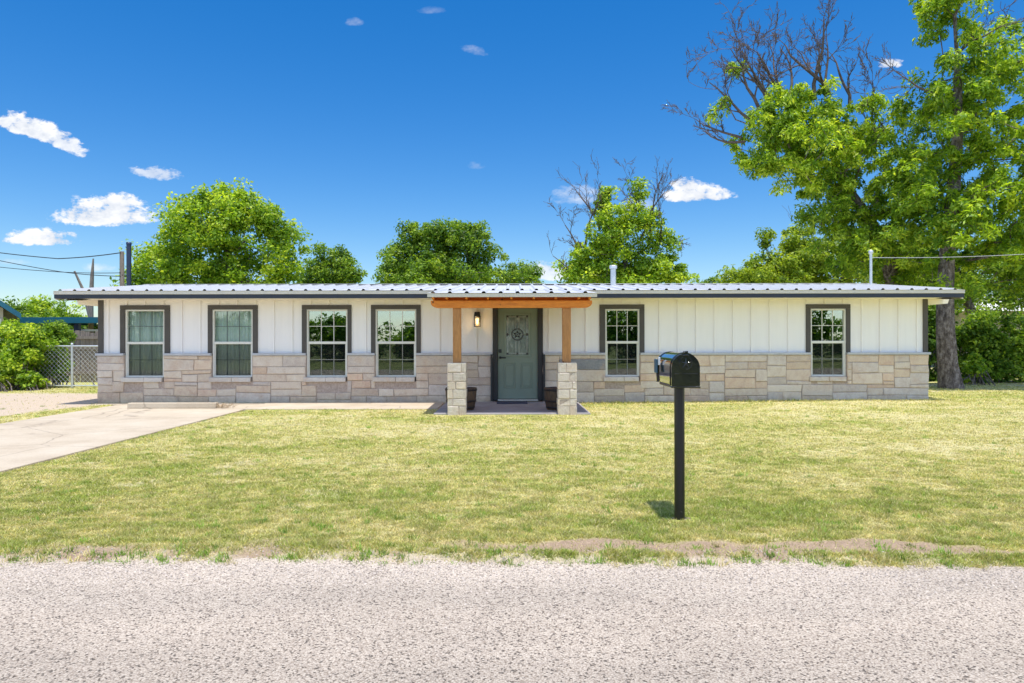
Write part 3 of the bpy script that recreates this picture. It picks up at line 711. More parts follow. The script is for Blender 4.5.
# windows
for k, (x0, x1, t0, t1, kind) in enumerate(WINS):
    b = MB(); ty = SY - .030; tz = Z(304.6, DW)
    b.box(t0, t1, ty, SY - .001, WZ1 + .002, tz); b.box(t0, x0 - .002, ty, SY - .001, ZL + .006, WZ1); b.box(x1 + .002, t1, ty, SY - .001, ZL + .006, WZ1)
    win = b.build('window', M['trim'], house, bevel=.003)
    lab = {0: 'curtained window nearest the left corner', 1: 'curtained window, second from the left corner', 2: 'dark reflecting window with muntins, third from left', 3: 'reflecting window left of the porch', 4: 'reflecting window right of the porch', 5: 'window near the right corner'}[k]
    win['label'] = lab
    fy0, fy1 = SY - .004, SY + .07; fw = .035
    b = MB(); mid = Z(342.5, DW)
    b.box(x0, x0 + fw, fy0, fy1, WZ0, WZ1); b.box(x1 - fw, x1, fy0, fy1, WZ0, WZ1); b.box(x0 + fw, x1 - fw, fy0, fy1, WZ1 - fw, WZ1); b.box(x0 + fw, x1 - fw, fy0, fy1, WZ0, WZ0 + fw)
    b.box(x0 + fw, x1 - fw, fy0 + .008, fy1 - .01, mid - .028, mid + .028)
    b.box(x0 + fw, x0 + fw + .022, fy0 + .02, fy1 - .01, WZ0 + fw, mid - .028); b.box(x1 - fw - .022, x1 - fw, fy0 + .02, fy1 - .01, WZ0 + fw, mid - .028)
    b.build('frame', M['vinyl'], win, bevel=.004)
    b = MB(); g0, g1_ = x0 + fw, x1 - fw; yg = fy0 + .032
    for zz0, zz1 in ((mid + .028, WZ1 - fw), (WZ0 + fw, mid - .028)):
        for q in (1 / 3, 2 / 3): b.box(g0 + (g1_ - g0) * q - .007, g0 + (g1_ - g0) * q + .007, yg, yg + .008, zz0, zz1)
        zc = (zz0 + zz1) / 2
        for q in range(3):
            b.box(g0 + (g1_ - g0) * q / 3 + .0072, g0 + (g1_ - g0) * (q + 1) / 3 - .0072, yg, yg + .008, zc - .006, zc + .006)
    b.build('muntins', M['grid_dark'] if kind == 'c' else M['vinyl'], win)
    b = MB(); b.box(g0 + .001, g1_ - .001, yg + .012, yg + .016, mid + .02, WZ1 - fw + .005); b.box(g0 + .001, g1_ - .001, yg + .012, yg + .016, WZ0 + fw - .005, mid - .02)
    b.build('pane', M['glass_soft'] if kind == 'c' else M['glass'], win)
    b = MB(); b.box(g0 + .024, g1_ - .024, yg - .012, yg - .010, WZ0 + fw, mid - .03); b.build('insect_screen', M['screen'], win)
    b = MB(); xm = (x0 + x1) / 2 + .06 * (rng.random() - .5); sy = DW - .045
    for a, c_ in ((X(0, DW) - X(0, DW) + x0 - .05, xm - .003), (xm + .003, x1 - .03)): b.box(a, c_, sy, SY + .06, WZ0 - .105, WZ0 - .004, (.60, .53, .47, 1) if a < xm - .1 and k % 2 else (.66, .60, .55, 1))
    b.build('sill', M['stone'], win, bevel=.008)
    if kind == 'c':
        b = MB(); nn = 60; vs_ = []; fs_ = []
        for i in range(nn + 1):
            xx = x0 + .02 + (x1 - x0 - .04) * i / nn; yy_ = SY + .13 + .018 * sin(i * 1.1) + .01 * sin(i * .37)
            vs_ += [(xx, yy_, WZ0 + .02), (xx, yy_ + .004, WZ1)]
        fs_ = [(2 * i, 2 * i + 2, 2 * i + 3, 2 * i + 1) for i in range(nn)]
        b.add(vs_, fs_, smooth=True); cu = b.build('curtain', M['curtain'], win); sm_ = cu.modifiers.new('solid', 'SOLIDIFY'); sm_.thickness = .004

# door
dx0, dx1 = X(497.8, DW), X(537.9, DW); dz0, dz1 = Z(399, DW), Z(308, DW)
b = MB(); b.box(DX0, dx0 - .004, SY - .035, SY + .10, .053, DZ1); b.box(dx1 + .004, DX1, SY - .035, SY + .10, .053, DZ1); b.box(dx0 - .004, dx1 + .004, SY - .035, SY + .10, dz1 + .004, DZ1)
b.box(DX0 - .045, DX0 - .001, DW - .06, SY - .002, .053, ZL - .03); b.box(DX1 + .001, DX1 + .045, DW - .06, SY - .002, .053, ZL - .03)
b.build('door_frame', M['doorframe'], house, bevel=.004)
b = MB(); b.box(dx0, dx1, DW - .06, SY + .08, .054, dz0 - .006); b.build('threshold', simple('threshold_metal', (.55, .53, .5, 1), .4, .1, 8, metal=.5), house, bevel=.004)
DY = SY + .02
gx0, gx1, gz0, gz1 = X(506.2, DW), X(528.6, DW), Z(355, DW), Z(315, DW)
b = MB(); b.box(dx0, dx1, DY, DY + .045, dz0, dz1)
# raised panels
for a, c_ in ((503.5, 515.5), (520.5, 532.5)):
    x0, x1, z0, z1 = X(a, DW), X(c_, DW), Z(388.5, DW), Z(363, DW)
    for (q0, q1, r0, r1) in ((x0, x1, z1 - .018, z1), (x0, x1, z0, z0 + .018), (x0, x0 + .018, z0 + .018, z1 - .018), (x1 - .018, x1, z0 + .018, z1 - .018)):
        b.box(q0, q1, DY - .010, DY - .0005, r0, r1)
    b.box(x0 + .05, x1 - .05, DY - .012, DY - .0005, z0 + .05, z1 - .05)
for (q0, q1, r0, r1) in ((gx0 - .045, gx1 + .045, gz1, gz1 + .04), (gx0 - .045, gx1 + .045, gz0 - .04, gz0), (gx0 - .045, gx0, gz0, gz1), (gx1, gx1 + .045, gz0, gz1)):
    b.box(q0, q1, DY - .018, DY - .0005, r0, r1)
door = b.build('door', M['door'], house, bevel=.004)
b = MB(); b.box(gx0, gx1, DY - .006, DY - .001, gz0, gz1); b.build('leaded_glass', M['leaded'], door)
b = MB(); yc0, yc1 = DY - .013, DY - .0065; gm = (gx0 + gx1) / 2; gc = Z(334.5, DW); rr0 = .135
def bar(mb, x0, x1, z0, z1): mb.box(x0, x1, yc0, yc1, z0, z1)
for xx in (gx0 + .035, gx1 - .035, gm - .035, gm + .035):
    if abs(xx - gm) < .1: bar(b, xx - .004, xx + .004, gz0 + .01, gc - rr0); bar(b, xx - .004, xx + .004, gc + rr0, gz1 - .01)
    else: bar(b, xx - .004, xx + .004, gz0 + .01, gz1 - .01)
bar(b, gx0 + .01, gx1 - .01, gz0 + .035, gz0 + .043); bar(b, gx0 + .01, gx1 - .01, gz1 - .043, gz1 - .035)
b.build('caming_lines', M['brass'], door)
b = MB(); yc0, yc1 = DY - .017, DY - .0068
def ring(mb, cx, cz, r0, r1, y0, y1, n=32):
    vs_ = []
    for i in range(n):
        t = 2 * pi * i / n
        for r_, y_ in ((r0, y0), (r1, y0), (r1, y1), (r0, y1)): vs_.append((cx + r_ * cos(t), y_, cz + r_ * sin(t)))
    fs_ = []
    for i in range(n):
        a = 4 * i; c_ = 4 * ((i + 1) % n)
        for q in range(4): fs_.append((a + q, a + (q + 1) % 4, c_ + (q + 1) % 4, c_ + q))
    mb.add(vs_, fs_)
ring(b, gm, gc, rr0 - .022, rr0, yc0, yc1)
pts = []
for i in range(10):
    t = pi / 2 + i * pi / 5; r_ = .085 if i % 2 == 0 else .036; pts.append((gm + r_ * cos(t), gc + r_ * sin(t)))
for i in range(10):
    a, c_ = pts[i], pts[(i + 1) % 10]; b.tube([(a[0], DY - .010, a[1]), (c_[0], DY - .010, c_[1])], .0065, 4)
for i in range(0, 10, 2): b.tube([(pts[i][0], DY - .010, pts[i][1]), (gm, DY - .010, gc)], .004, 4)
for xx in (gx0 + .03, gm, gx1 - .03):
    for zz in (gz0 + .03, gz1 - .03): b.box(xx - .022, xx + .022, yc0, yc1, zz - .02, zz + .02)
for xx in (gx0 + .03, gx1 - .03): b.add([(xx, yc0, gc + .04), (xx + .03, yc0, gc), (xx, yc0, gc - .04), (xx - .03, yc0, gc)], [(0, 1, 2, 3)])
b.build('star_caming', M['caming'], door)
b = MB(); hx, hz = X(500.2, DW), Z(357.6, DW); b.tube([(hx, DY, hz), (hx, DY - .05, hz)], .028, 14); b.tube([(hx, DY - .05, hz), (hx + .06, DY - .055, hz), (hx + .125, DY - .05, hz - .006)], .012, 8)
b.build('handle', M['black'], door)
b = MB(); hx, hz = X(500.0, DW), Z(351, DW); b.box(hx - .032, hx + .032, DY - .028, DY - .001, hz - .038, hz + .038); b.build('deadbolt', M['black'], door, bevel=.006)

# lantern
lx0, lx1 = X(474.2, 15.15), X(480.6, 15.15); lxm = (lx0 + lx1) / 2; lz1, lz0 = Z(311, 15.15), Z(326.8, 15.15); ly = 15.12
b = MB(); b.box(lxm - .05, lxm + .05, SY - .02, SY - .001, lz0 + .1, lz1 - .02); b.box(lxm - .02, lxm + .02, ly, SY - .02, lz1 - .09, lz1 - .05)
hw = (lx1 - lx0) / 2
b.prism([(lxm - hw, lz1 - .115), (lxm + hw, lz1 - .115), (lxm + hw * .8, lz1 - .02), (lxm - hw * .8, lz1 - .02)], ly - hw, ly + hw)
b.prism([(lxm - hw, lz0), (lxm + hw, lz0), (lxm + hw, lz0 + .016), (lxm - hw, lz0 + .016)], ly - hw, ly + hw)
for sx_ in (-1, 1):
    for sy_ in (-1, 1): b.box(lxm + sx_ * (hw - .006) - .006, lxm + sx_ * (hw - .006) + .006, ly + sy_ * (hw - .006) - .006, ly + sy_ * (hw - .006) + .006, lz0 + .016, lz1 - .115)
lan = b.build('wall_lantern', M['black'], house)
b = MB(); b.lathe([(.0, 0), (.030, .004), (.036, .03), (.036, .05), (.0, .06)], lxm, ly, lz0 + .13, 14); b.build('bulb', M['glow'], lan)
b = MB(); b.lathe([(.045, 0), (.045, .2)], lxm, ly, lz0 + .017, 16); b.build('lamp_glass', M['lampglass'], lan)
pl = bpy.data.lights.new('lantern_light', 'POINT'); pl.energy = 1.1; pl.color = (1, .66, .32); pl.shadow_soft_size = .035
po = bpy.data.objects.new('lantern_light', pl); col.objects.link(po); po.location = (lxm, ly - .075, lz0 + .10); 

# roof
EY = 14.60; EZ = Z(290.3, EY); RY = 18.3; RZ = Z(285.2, RY); RXL, RXR = X(54, EY), X(964.5, EY)
def sheet(mb, x0, x1, ya, za, yb_, zb, pitch=.3048, h=.032, x_start=None):
    prof = []; x = x0 if x_start is None else x_start
    prof.append((x0, 0))
    while x < x1 - .08:
        c_ = x + pitch / 2
        if c_ - .045 > x0 and c_ + .045 < x1: prof += [(c_ - .042, 0), (c_ - .018, h), (c_ + .018, h), (c_ + .042, 0)]
        x += pitch
    prof.append((x1, 0)); n = len(prof)
    vs_ = [(a, ya, za + q) for a, q in prof] + [(a, yb_, zb + q) for a, q in prof]
    mb.add(vs_, [(i, i + 1, n + i + 1, n + i) for i in range(n - 1)])
PXL, PXR = X(427.5, 12.45), X(597, 12.45); PY, PZ = 12.42, Z(293.0, 12.42)
b = MB(); sheet(b, RXL, RXR, EY - .035, EZ, RY, RZ); sheet(b, RXL, RXR, 2 * RY - EY + .035, EZ, RY, RZ)
roof = b.build('roof', M['roofmetal'], house)
b = MB(); sheet(b, PXL, PXR, PY - .02, PZ, EY + .25, EZ + .024 , x_start=PXL - .05); b.build('porch_roof', M['roofmetal'], house)
sl_ = (RZ - EZ) / (RY - EY)
b = MB()
for s in (-1, 1):
    y1 = RY + s * .20; z1 = RZ - .20 * sl_ + .036
    y0_, z0_ = RY, RZ + .036
    b.add([(RXL, y0_, z0_), (RXR, y0_, z0_), (RXR, y1, z1), (RXL, y1, z1), (RXL, y0_, z0_ + .004), (RXR, y0_, z0_ + .004), (RXR, y1, z1 + .004), (RXL, y1, z1 + .004)],
          [(0, 1, 2, 3), (7, 6, 5, 4), (3, 2, 6, 7), (0, 3, 7, 4), (1, 2, 6, 5)])
b.build('ridge_cap', M['pvc'], roof)
# fascia, drip, soffit
b = MB()
zf0, zf1 = Z(298.0, EY), EZ - .076
for a, c_ in ((RXL, PXL - .002), (PXR + .002, RXR)): b.box(a, c_, EY, EY + .035, zf0, zf1)
b.box(RXL, RXR, 22.0, 22.035, zf0, zf1)
b.build('fascia', M['fascia'], house, bevel=.003)
b = MB()
for a, c_ in ((RXL - .004, PXL - .002), (PXR + .002, RXR + .004)): b.box(a, c_, EY - .014, EY + .034, zf1 + .001, EZ - .002)
b.box(PXL, PXR, PY, PY + .03, PZ - .072, PZ - .003)
b.build('eave_flashing', M['roofdrip'], house, bevel=.003)
for xx in (RXL, RXR - .035):   # rakes
    b = MB()
    for (ya, yb2) in ((EY + .036, RY), (2 * RY - EY - .001, RY)):
        z_a = EZ; z_b = RZ; off0, off1 = -.19, -.006
        b.add([(xx, ya, z_a + off0), (xx + .035, ya, z_a + off0), (xx + .035, ya, z_a + off1), (xx, ya, z_a + off1), (xx, yb2, z_b + off0), (xx + .035, yb2, z_b + off0), (xx + .035, yb2, z_b + off1), (xx, yb2, z_b + off1)],
              [(0, 1, 2, 3), (4, 7, 6, 5), (0, 4, 5, 1), (1, 5, 6, 2), (2, 6, 7, 3), (3, 7, 4, 0)])
    b.build('rake_board', M['soffit'], house)
b = MB(); b.box(RXL + .036, RXR - .036, EY + .036, SY + .16, SOF - .002, SOF + .012)
for xa, xb_ in ((RXL + .036, XL - .002), (XR + .002, RXR - .036)):     # sloping gable soffits
    for ya, yb2 in ((EY + .04, RY), (2 * RY - EY - .04, RY)):
        b.add([(xa, ya, EZ - .20), (xb_, ya, EZ - .20), (xb_, yb2, RZ - .16), (xa, yb2, RZ - .16)], [(0, 1, 2, 3)])
b.build('soffit', M['soffit'], house)
for sg, x_ in ((-1, XL), (1, XR)):
    b = MB(); pr = [(x_ + sg * .003, 2.284), (x_ + sg * .52, 2.284), (x_ + sg * .49, 2.19), (x_ + sg * .003, 2.155)]
    b.prism(pr if sg < 0 else pr[::-1], SY + .06, SY + .50); b.build('eave_return', M['soffit'], house)
for xx in (XL + .01, XR - .14):
    b = MB(); b.prism([(SY + .02, 2.25), (21.9, 2.25), (21.9, EZ + (RZ - EZ) * ((2 * RY - 21.9 - EY) / (RY - EY)) - .02), (RY, RZ - .02), (SY + .02, EZ + (RZ - EZ) * ((SY - EY) / (RY - EY)) - .02)], xx, xx + .13, 'x'); b.build('gable_wall', M['siding'], house)

# porch timber
bz0, bz1 = Z(307.8, 12.65), Z(300.7, 12.65); bx0, bx1 = X(431, 12.65), X(592, 12.65)
def beamprof(x0, x1, z0, z1):
    pts = [(x0, z1), (x0, z1 - (z1 - z0) * .30)]; r_ = .13
    for i in range(7):
        t = i / 6 * pi / 2; pts.append((x0 + r_ - r_ * cos(t), z0 + (z1 - z0) * .70 * (1 - sin(t))))
    q = [(x1 - (p[0] - x0), p[1]) for p in pts][::-1]
    return pts + q
b = MB(); b.prism(beamprof(bx0, bx1, bz0, bz1), 12.62, 12.75); b.build('porch_beam', M['cedarX'], house, bevel=.006)
ps = (EZ + .02 - PZ) / (EY - PY)
xr = [X(p, 12.5) for p in (433, 446.5, 466.5, 488, 511.5, 534, 556, 579, 590)]
for x in xr:
    b = MB(); y0_, y1_ = 12.47, 15.1
    za = lambda y: PZ - .022 + ps * (y - PY)
    b.add([(x - .019, y0_, za(y0_) - .085), (x + .019, y0_, za(y0_) - .085), (x + .019, y1_, za(y0_) - .085), (x - .019, y1_, za(y0_) - .085), (x - .019, y0_, za(y0_)), (x + .019, y0_, za(y0_)), (x + .019, y1_, za(y1_) - .02), (x - .019, y1_, za(y1_) - .02)],
          [(0, 3, 2, 1), (4, 5, 6, 7), (0, 1, 5, 4), (1, 2, 6, 5), (2, 3, 7, 6), (3, 0, 4, 7)])
    b.build('rafter', M['cedarX'], house)
b = MB(); b.box(bx0 + .02, bx1 - .02, 12.80, 12.83, bz1 - .06, PZ + .005); b.build('frieze_board', M['cedarsoffit'], house)
b = MB(); b.add([(PXL + .01, 12.46, PZ - .018), (PXR - .01, 12.46, PZ - .018), (PXR - .01, EY + .03, EZ - .001), (PXL + .01, EY + .03, EZ - .001)], [(0, 1, 2, 3)]); b.build('porch_ceiling', M['cedarsoffit'], house)
for p0, p1, a0, a1 in ((447, 466, 452.8, 460.9), (557.8, 577, 562.6, 571)):
    x0, x1 = X(p0, 12.55), X(p1, 12.55); zt = Z(363.2, 12.55); b = MB(); R = np.random.default_rng(int(p0)); z = .0; y0_, y1_ = 12.55, 12.90
    cz_ = (zt - z) / 6.5
    rows = [cz_ * q for q in (1.25, .9, 1.15, .95, 1.1, 1.2)]; b2 = MB(); b2.box(x0 + .012, x1 - .012, y0_ + .012, y1_ - .012, .03, zt - .012)
    PC = [(.68, .57, .47), (.62, .54, .47), (.70, .54, .40), (.70, .62, .53), (.60, .51, .44)]
    for hh in rows:
        for face in range(4):
            a, c_ = (x0, x1) if face in (0, 2) else (y0_, y1_); cut = a + (c_ - a) * R.choice([.3, .45, .62, .75, 1.0])
            for q0, q1 in ((a, cut), (cut, c_)):
                if q1 - q0 < .04: continue
                P = [lambda u, d, w_: (u, y0_ + .012 - d, w_), lambda u, d, w_: (x1 - .012 + d, u, w_), lambda u, d, w_: (u, y1_ - .012 + d, w_), lambda u, d, w_: (x0 + .012 - d, u, w_)][face]
                cc_ = (.5 * np.array(PC[R.integers(len(PC))]) + .5 * np.array([.68, .60, .52])) * (.9 + .18 * R.random()); stone_block(b, q0, q1, z, min(z + hh, zt), 0, R, (*cc_, 1), P)
        z += hh
        if z > zt - .03: break
    b.box(x0 + .006, x1 - .006, y0_ + .006, y1_ - .006, zt - .012, zt + .004, (.62, .58, .53, 1))
    pil = b.build('stone_pillar', M['stone'], house); b2.build('mortar_core', M['mortar'], pil)
    b = MB(); b.box(X(a0, 12.65), X(a1, 12.65), 12.655, 12.79, zt + .005, bz0 - .001); b.build('cedar_post', M['cedarZ'], house, bevel=.006)

# vent pipe and service mast
vx, vy = X(613.3, 17.9), 17.9; b = MB(); b.tube([(vx, vy, RZ - .15), (vx, vy, Z(268.5, vy))], .072, 14)
b.lathe([(.1, 0), (.1, .07), (.085, .09), (0, .1)], vx, vy, Z(269, vy), 14); b.build('vent_pipe', M['galv'], house)
mx_, my = X(871, 17.6), 17.6; b = MB(); b.tube([(mx_, my, RZ - .2), (mx_, my, Z(253, my))], .034, 10); b.lathe([(.036, -.02), (.06, .02), (.055, .07), (0, .1)], mx_, my, Z(254, my), 10); b.build('service_mast', M['galv'], house)
def cable(name, pts, r, mat, label):
    out = []; P = [Vector(p) for p in pts]
    for a, c_ in zip(P[:-1], P[1:]):
        for i in range(12):
            t = i / 12; p = a.lerp(c_, t); p.z -= .02 * (c_ - a).length * 4 * t * (1 - t) * .5; out.append(p)
    out.append(P[-1]); b = MB(); b.tube(out, r, 6); o = b.build(name, mat); tag(o, label, 'cable'); return o
cable('service_cable', [(mx_, my, Z(258, my)), (X(1024, 15.5), 15.5, Z(255, 15.5)), (X(1500, 13), 13, Z(215, 13))], .008, M['wirelight'], 'pale service cable running right from the roof mast past the big tree')

# doormat, parking stop, barrels
b = MB(); b.box(X(497, 14.85), X(527, 14.85), 14.45, 14.98, .053, .068); o = b.build('doormat', M['rug'], bevel=.005); tag(o, 'dark blue doormat lying in front of the sage green door', 'doormat')
b = MB(); sx0, sx1 = X(129, 13.95), X(217, 13.95); b.prism([(13.88, .023), (14.06, .023), (14.04, .13), (13.90, .13)], sx0, sx1, 'x'); o = b.build('parking_stop', M['concrete'], bevel=.012, seg=2)
tag(o, 'long low concrete wheel stop at the head of the driveway', 'parking stop')
b = MB(); R = np.random.default_rng(5); wx = X(222, 13.9)
for i in range(70):
    a = R.random() * 2 * pi; l_ = .10 + .14 * R.random(); p0 = Vector((wx + .1 * R.normal(), 13.95 + .05 * R.normal(), .035)); p1 = p0 + Vector((cos(a) * l_, sin(a) * l_ * .5, .10 * R.random() + .02)); b.tube([p0, (p0 + p1) / 2 + Vector((0, 0, .03)), p1], [.004, .003, .001], 3)
o = b.build('dead_weed', simple('straw', (.50, .38, .25, 1), .9, .2, 10)); tag(o, 'clump of dry brown weed at the right end of the wheel stop', 'weed')

def barrel():
    t = empty('barrel_planter', (0, 0, 0), 'dark half barrel planter', 'planter', 'half barrel planters on the porch')
    prof = [(.245, 0), (.262, .06), (.280, .14), (.292, .24), (.298, .34), (.300, .42), (.278, .42), (.272, .30)]
    b = MB(); b.lathe(prof, 0, 0, 0, 28); b.build('staves', M['barrel'], t)
    b = MB(); b.lathe([(0, .33), (.275, .335)], 0, 0, 0, 28); b.build('soil', simple('potting_soil', (.05, .038, .03, 1), 1, .3, 20), t)
    for z, h_, r_ in ((.035, .035, .258), (.155, .035, .284), (.365, .035, .300)):
        b = MB(); b.lathe([(r_, z), (r_ + .006, z), (r_ + .011, z + h_), (r_ + .003, z + h_)], 0, 0, 0, 28); b.build('hoop', simple('rusty_hoop', (.03, .02, .018, 1), .5, .3, 12, metal=.4), t)
    return t
br = barrel(); br.location = (X(460.5, 13.15), 13.27, .053); br['label'] = 'dark half barrel planter behind the left stone pillar'
br2 = copy_tree(br); br2.location = (X(560, 13.15), 13.27, .053); br2.rotation_euler.z = 1.1; br2['label'] = 'dark half barrel planter behind the right stone pillar'

# ------------------------------------------------------------------ mailbox
MX, MYF = 1.275, 5.07; mz0 = Z(386, MYF); hw, hs_, L_ = .104, .137, .53
mb_root = empty('mailbox', (MX, 5.33, 0), 'glossy black rounded mailbox on a black round post in the lawn', 'mailbox')
def arch(w, hs, z0, n=20): return [(MX - w, z0), (MX + w, z0)] + [(MX + w * cos(t), z0 + hs + w * sin(t)) for t in [pi * i / n for i in range(n + 1)]]
b = MB(); b.prism(arch(hw - .006, hs_, mz0 + .006), MYF + .012, MYF + L_ - .02, smooth=True); b.build('body', M['gloss'], mb_root, bevel=.003)
for ys in ((MYF + .035, MYF + .05), (MYF + L_ - .035, MYF + L_ - .012)):
    b = MB(); b.prism(arch(hw + .004, hs_, mz0), ys[0], ys[1], smooth=True); b.build('band', M['enamel'], mb_root, bevel=.004)
b = MB(); b.prism(arch(hw, hs_, mz0 - .004), MYF - .006, MYF + .022, smooth=True)
b.prism(arch(hw - .022, hs_ - .004, mz0 + .020), MYF - .009, MYF - .0065, smooth=True)
b.box(MX - .085, MX + .085, MYF - .013, MYF - .0095, mz0 + .082, mz0 + .090)
ring(b, MX, mz0 + .165, .043, .050, MYF - .013, MYF - .0095)
for a in range(5):
    t = pi / 2 + a * 2 * pi / 5; b.tube([(MX, MYF - .010, mz0 + .165), (MX + .04 * cos(t), MYF - .010, mz0 + .165 + .04 * sin(t))], [.006, .002], 5)
mdoor = b.build('mailbox_door', M['enamel'], mb_root, bevel=.003)
b = MB(); b.tube([(MX - .02, MYF - .006, mz0 + hs_ + hw - .02), (MX, MYF - .035, mz0 + hs_ + hw - .012), (MX + .02, MYF - .006, mz0 + hs_ + hw - .02)], .006, 8)
b.box(MX - .012, MX + .012, MYF - .03, MYF + .03, mz0 + hs_ + hw - .002, mz0 + hs_ + hw + .014); b.build('latch', M['enamel'], mdoor, bevel=.003)
b = MB(); b.box(MX - hw - .004, MX + hw + .004, MYF - .01, MYF + .03, mz0 - .016, mz0 - .005); b.box(MX - .09, MX + .09, MYF + .06, MYF + L_ - .05, mz0 - .02, mz0 + .004); b.build('base_plate', M['enamel'], mb_root, bevel=.003)
fx = MX - hw - .012; b = MB(); b.box(fx - .012, fx - .004, MYF + .40, MYF + .50, mz0 + .075, mz0 + .185); flag = b.build('flag', M['flag'], mb_root, bevel=.003)
b = MB(); b.box(fx - .004, fx + .010, MYF + .365, MYF + .395, mz0 + .14, mz0 + .20); b.build('flag_bracket', M['hinge'], flag, bevel=.002)
b = MB(); px0 = X(679.3, 5.20); b.tube([(px0, 5.20, -.1), (px0, 5.20, mz0 - .018)], .0385, 20); b.build('post', M['postpaint'], mb_root)
# bare soil ring round the post
b = MB(); R = np.random.default_rng(8)
ringp = [(px0 + .02 + (.10 + .07 * R.random()) * cos(t), 5.215 + (.06 + .045 * R.random()) * sin(t), .012) for t in [2 * pi * i / 26 for i in range(26)]]
b.add([(px0 + .02, 5.215, .034)] + ringp, [(0, 1 + i, 1 + (i + 1) % 26) for i in range(26)], (.36, .27, .19, 1)); o = b.build('soil_patch', M['lawn']); tag(o, 'small bare soil patch round the mailbox post', kind='structure')

# ------------------------------------------------------------------ left: fences, shrubs, carport, poles
FD = 20.1
ch = empty('chain_link_gate', (X(70, FD), FD, 0), 'galvanised chain link gate and fence beside the left house corner', 'fence')
fx0, fx1, ft = X(30, FD), XL - .1, Z(345.5, FD)
for x in (fx0, X(72, FD), fx1):
    b = MB(); b.tube([(x, FD, -.05), (x, FD, ft + .05)], .03, 10); b.lathe([(.034, 0), (.03, .03), (0, .045)], x, FD, ft + .05, 10); b.build('post', M['galv'], ch)
for z in (ft, .09):
    b = MB(); b.tube([(fx0, FD, z), (fx1, FD, z)], .021, 8); b.build('rail', M['galv'], ch)
b = MB(); s = .13; span = ft - .10; nx = int((fx1 - fx0) / s)
for i in range(-int(span / s), nx + 1):
    for sg in (1, -1):
        x0 = fx0 + i * s if sg > 0 else fx0 + i * s + span; x1 = x0 + sg * span
        # clip to panel
        pts = []
        for (xa, za) in ((x0, .10), (x1, ft)): pts.append([xa, za])
        (xa, za), (xb_, zb) = pts
        def at(x): return za + (zb - za) * (x - xa) / (xb_ - xa)
        lo_, hi_ = max(min(xa, xb_), fx0), min(max(xa, xb_), fx1)
        if hi_ - lo_ < .02: continue
        b.tube([(lo_, FD + sg * .004, at(lo_)), (hi_, FD + sg * .004, at(hi_))], .0042, 3, cap=False)
b.build('wire_mesh', M['galv'], ch)
# picket fence behind
PD = 23.0; pf = empty('board_fence', (X(80, PD), PD, 0), 'weathered brown board fence behind the chain link gate', 'fence')
pt = Z(331, PD); R = np.random.default_rng(12); b = MB(); x = -17.5
while x < -8.6:
    w = .13 + .02 * R.random(); b.box(x, x + w, PD, PD + .02, .0, pt + .05 * R.normal() * .5); x += w + .012 + .02 * R.random()
b.build('board_panel', M['picket'], pf)
for z in (pt - .2, pt - .55, .35):
    b = MB(); b.box(-17.5, -8.6, PD - .045, PD - .002, z - .05, z + .05); b.build('rail', M['picket'], pf)
for x in np.arange(-17.4, -8.5, 2.2):
    b = MB(); b.box(x, x + .1, PD + .022, PD + .12, 0, pt + .02); b.build('post', M['picket'], pf)

def shrub(name, label, group, blobs, clumps, per, leaf, cr, pal, seed, stems=5, aspect=.6):
    bx_ = sum(q[0] for q in blobs) / len(blobs); by_ = sum(q[1] for q in blobs) / len(blobs)
    t = empty(name, (bx_, by_, 0), label, 'shrub', group); cs = blob_points(blobs, clumps, seed, .5); cs = [(a, b2, max(c_, .06)) for a, b2, c_ in cs]
    r = np.random.default_rng(seed); mb = MB()
    for i in range(0, len(cs), max(1, len(cs) // (stems * 5))):
        q = cs[i]; g = (q[0] + .3 * r.normal(), q[1] + .2 * r.normal(), -.02); m_ = ((q[0] + g[0]) / 2 + .1 * r.normal(), (q[1] + g[1]) / 2, q[2] * .55); mb.tube([g, m_, q], [.022, .015, .006], 5, cap=False)
    mb.build('stem', M['bark'], t)
    leaf_cloud('foliage', cs, cr * (.6 + .8 * r.random(len(cs))), per, leaf, pal, M['leaf'], t, 0, aspect, seed)
    return t
shrub('vine_shrub', 'tall bright green vine mass at the far left edge by the fence', 'bushes along the left fence', [PB(8, 358, 19.6, 28, 28, .8), PB(-30, 360, 19.6, 34, 30, 1.0), PB(30, 348, 19.9, 20, 22, .5), PB(12, 336, 20.2, 16, 14, .5)], 170, 110, .095, .26, 'bright', 31)
shrub('vine_shrub', 'green vine climbing through the chain link fence left of the grey post', 'bushes along the left fence', [PB(50, 358, 20.45, 20, 30, .25), PB(58, 334, 20.8, 14, 12, .3), PB(40, 332, 20.8, 14, 10, .3)], 110, 90, .085, .22, 'mid', 32)
shrub('low_shrub', 'low leafy yellow green bush at the foot of the left fence', 'bushes along the left fence', [PB(30, 380, 19.4, 13, 9, .35)], 36, 90, .085, .17, 'bright', 33)
shrub('dry_shrub', 'brownish thin bush at the left frame edge below the vines', 'bushes along the left fence', [PB(-1, 380, 18.9, 9, 13, .3)], 26, 60, .07, .16, 'yellow', 34)

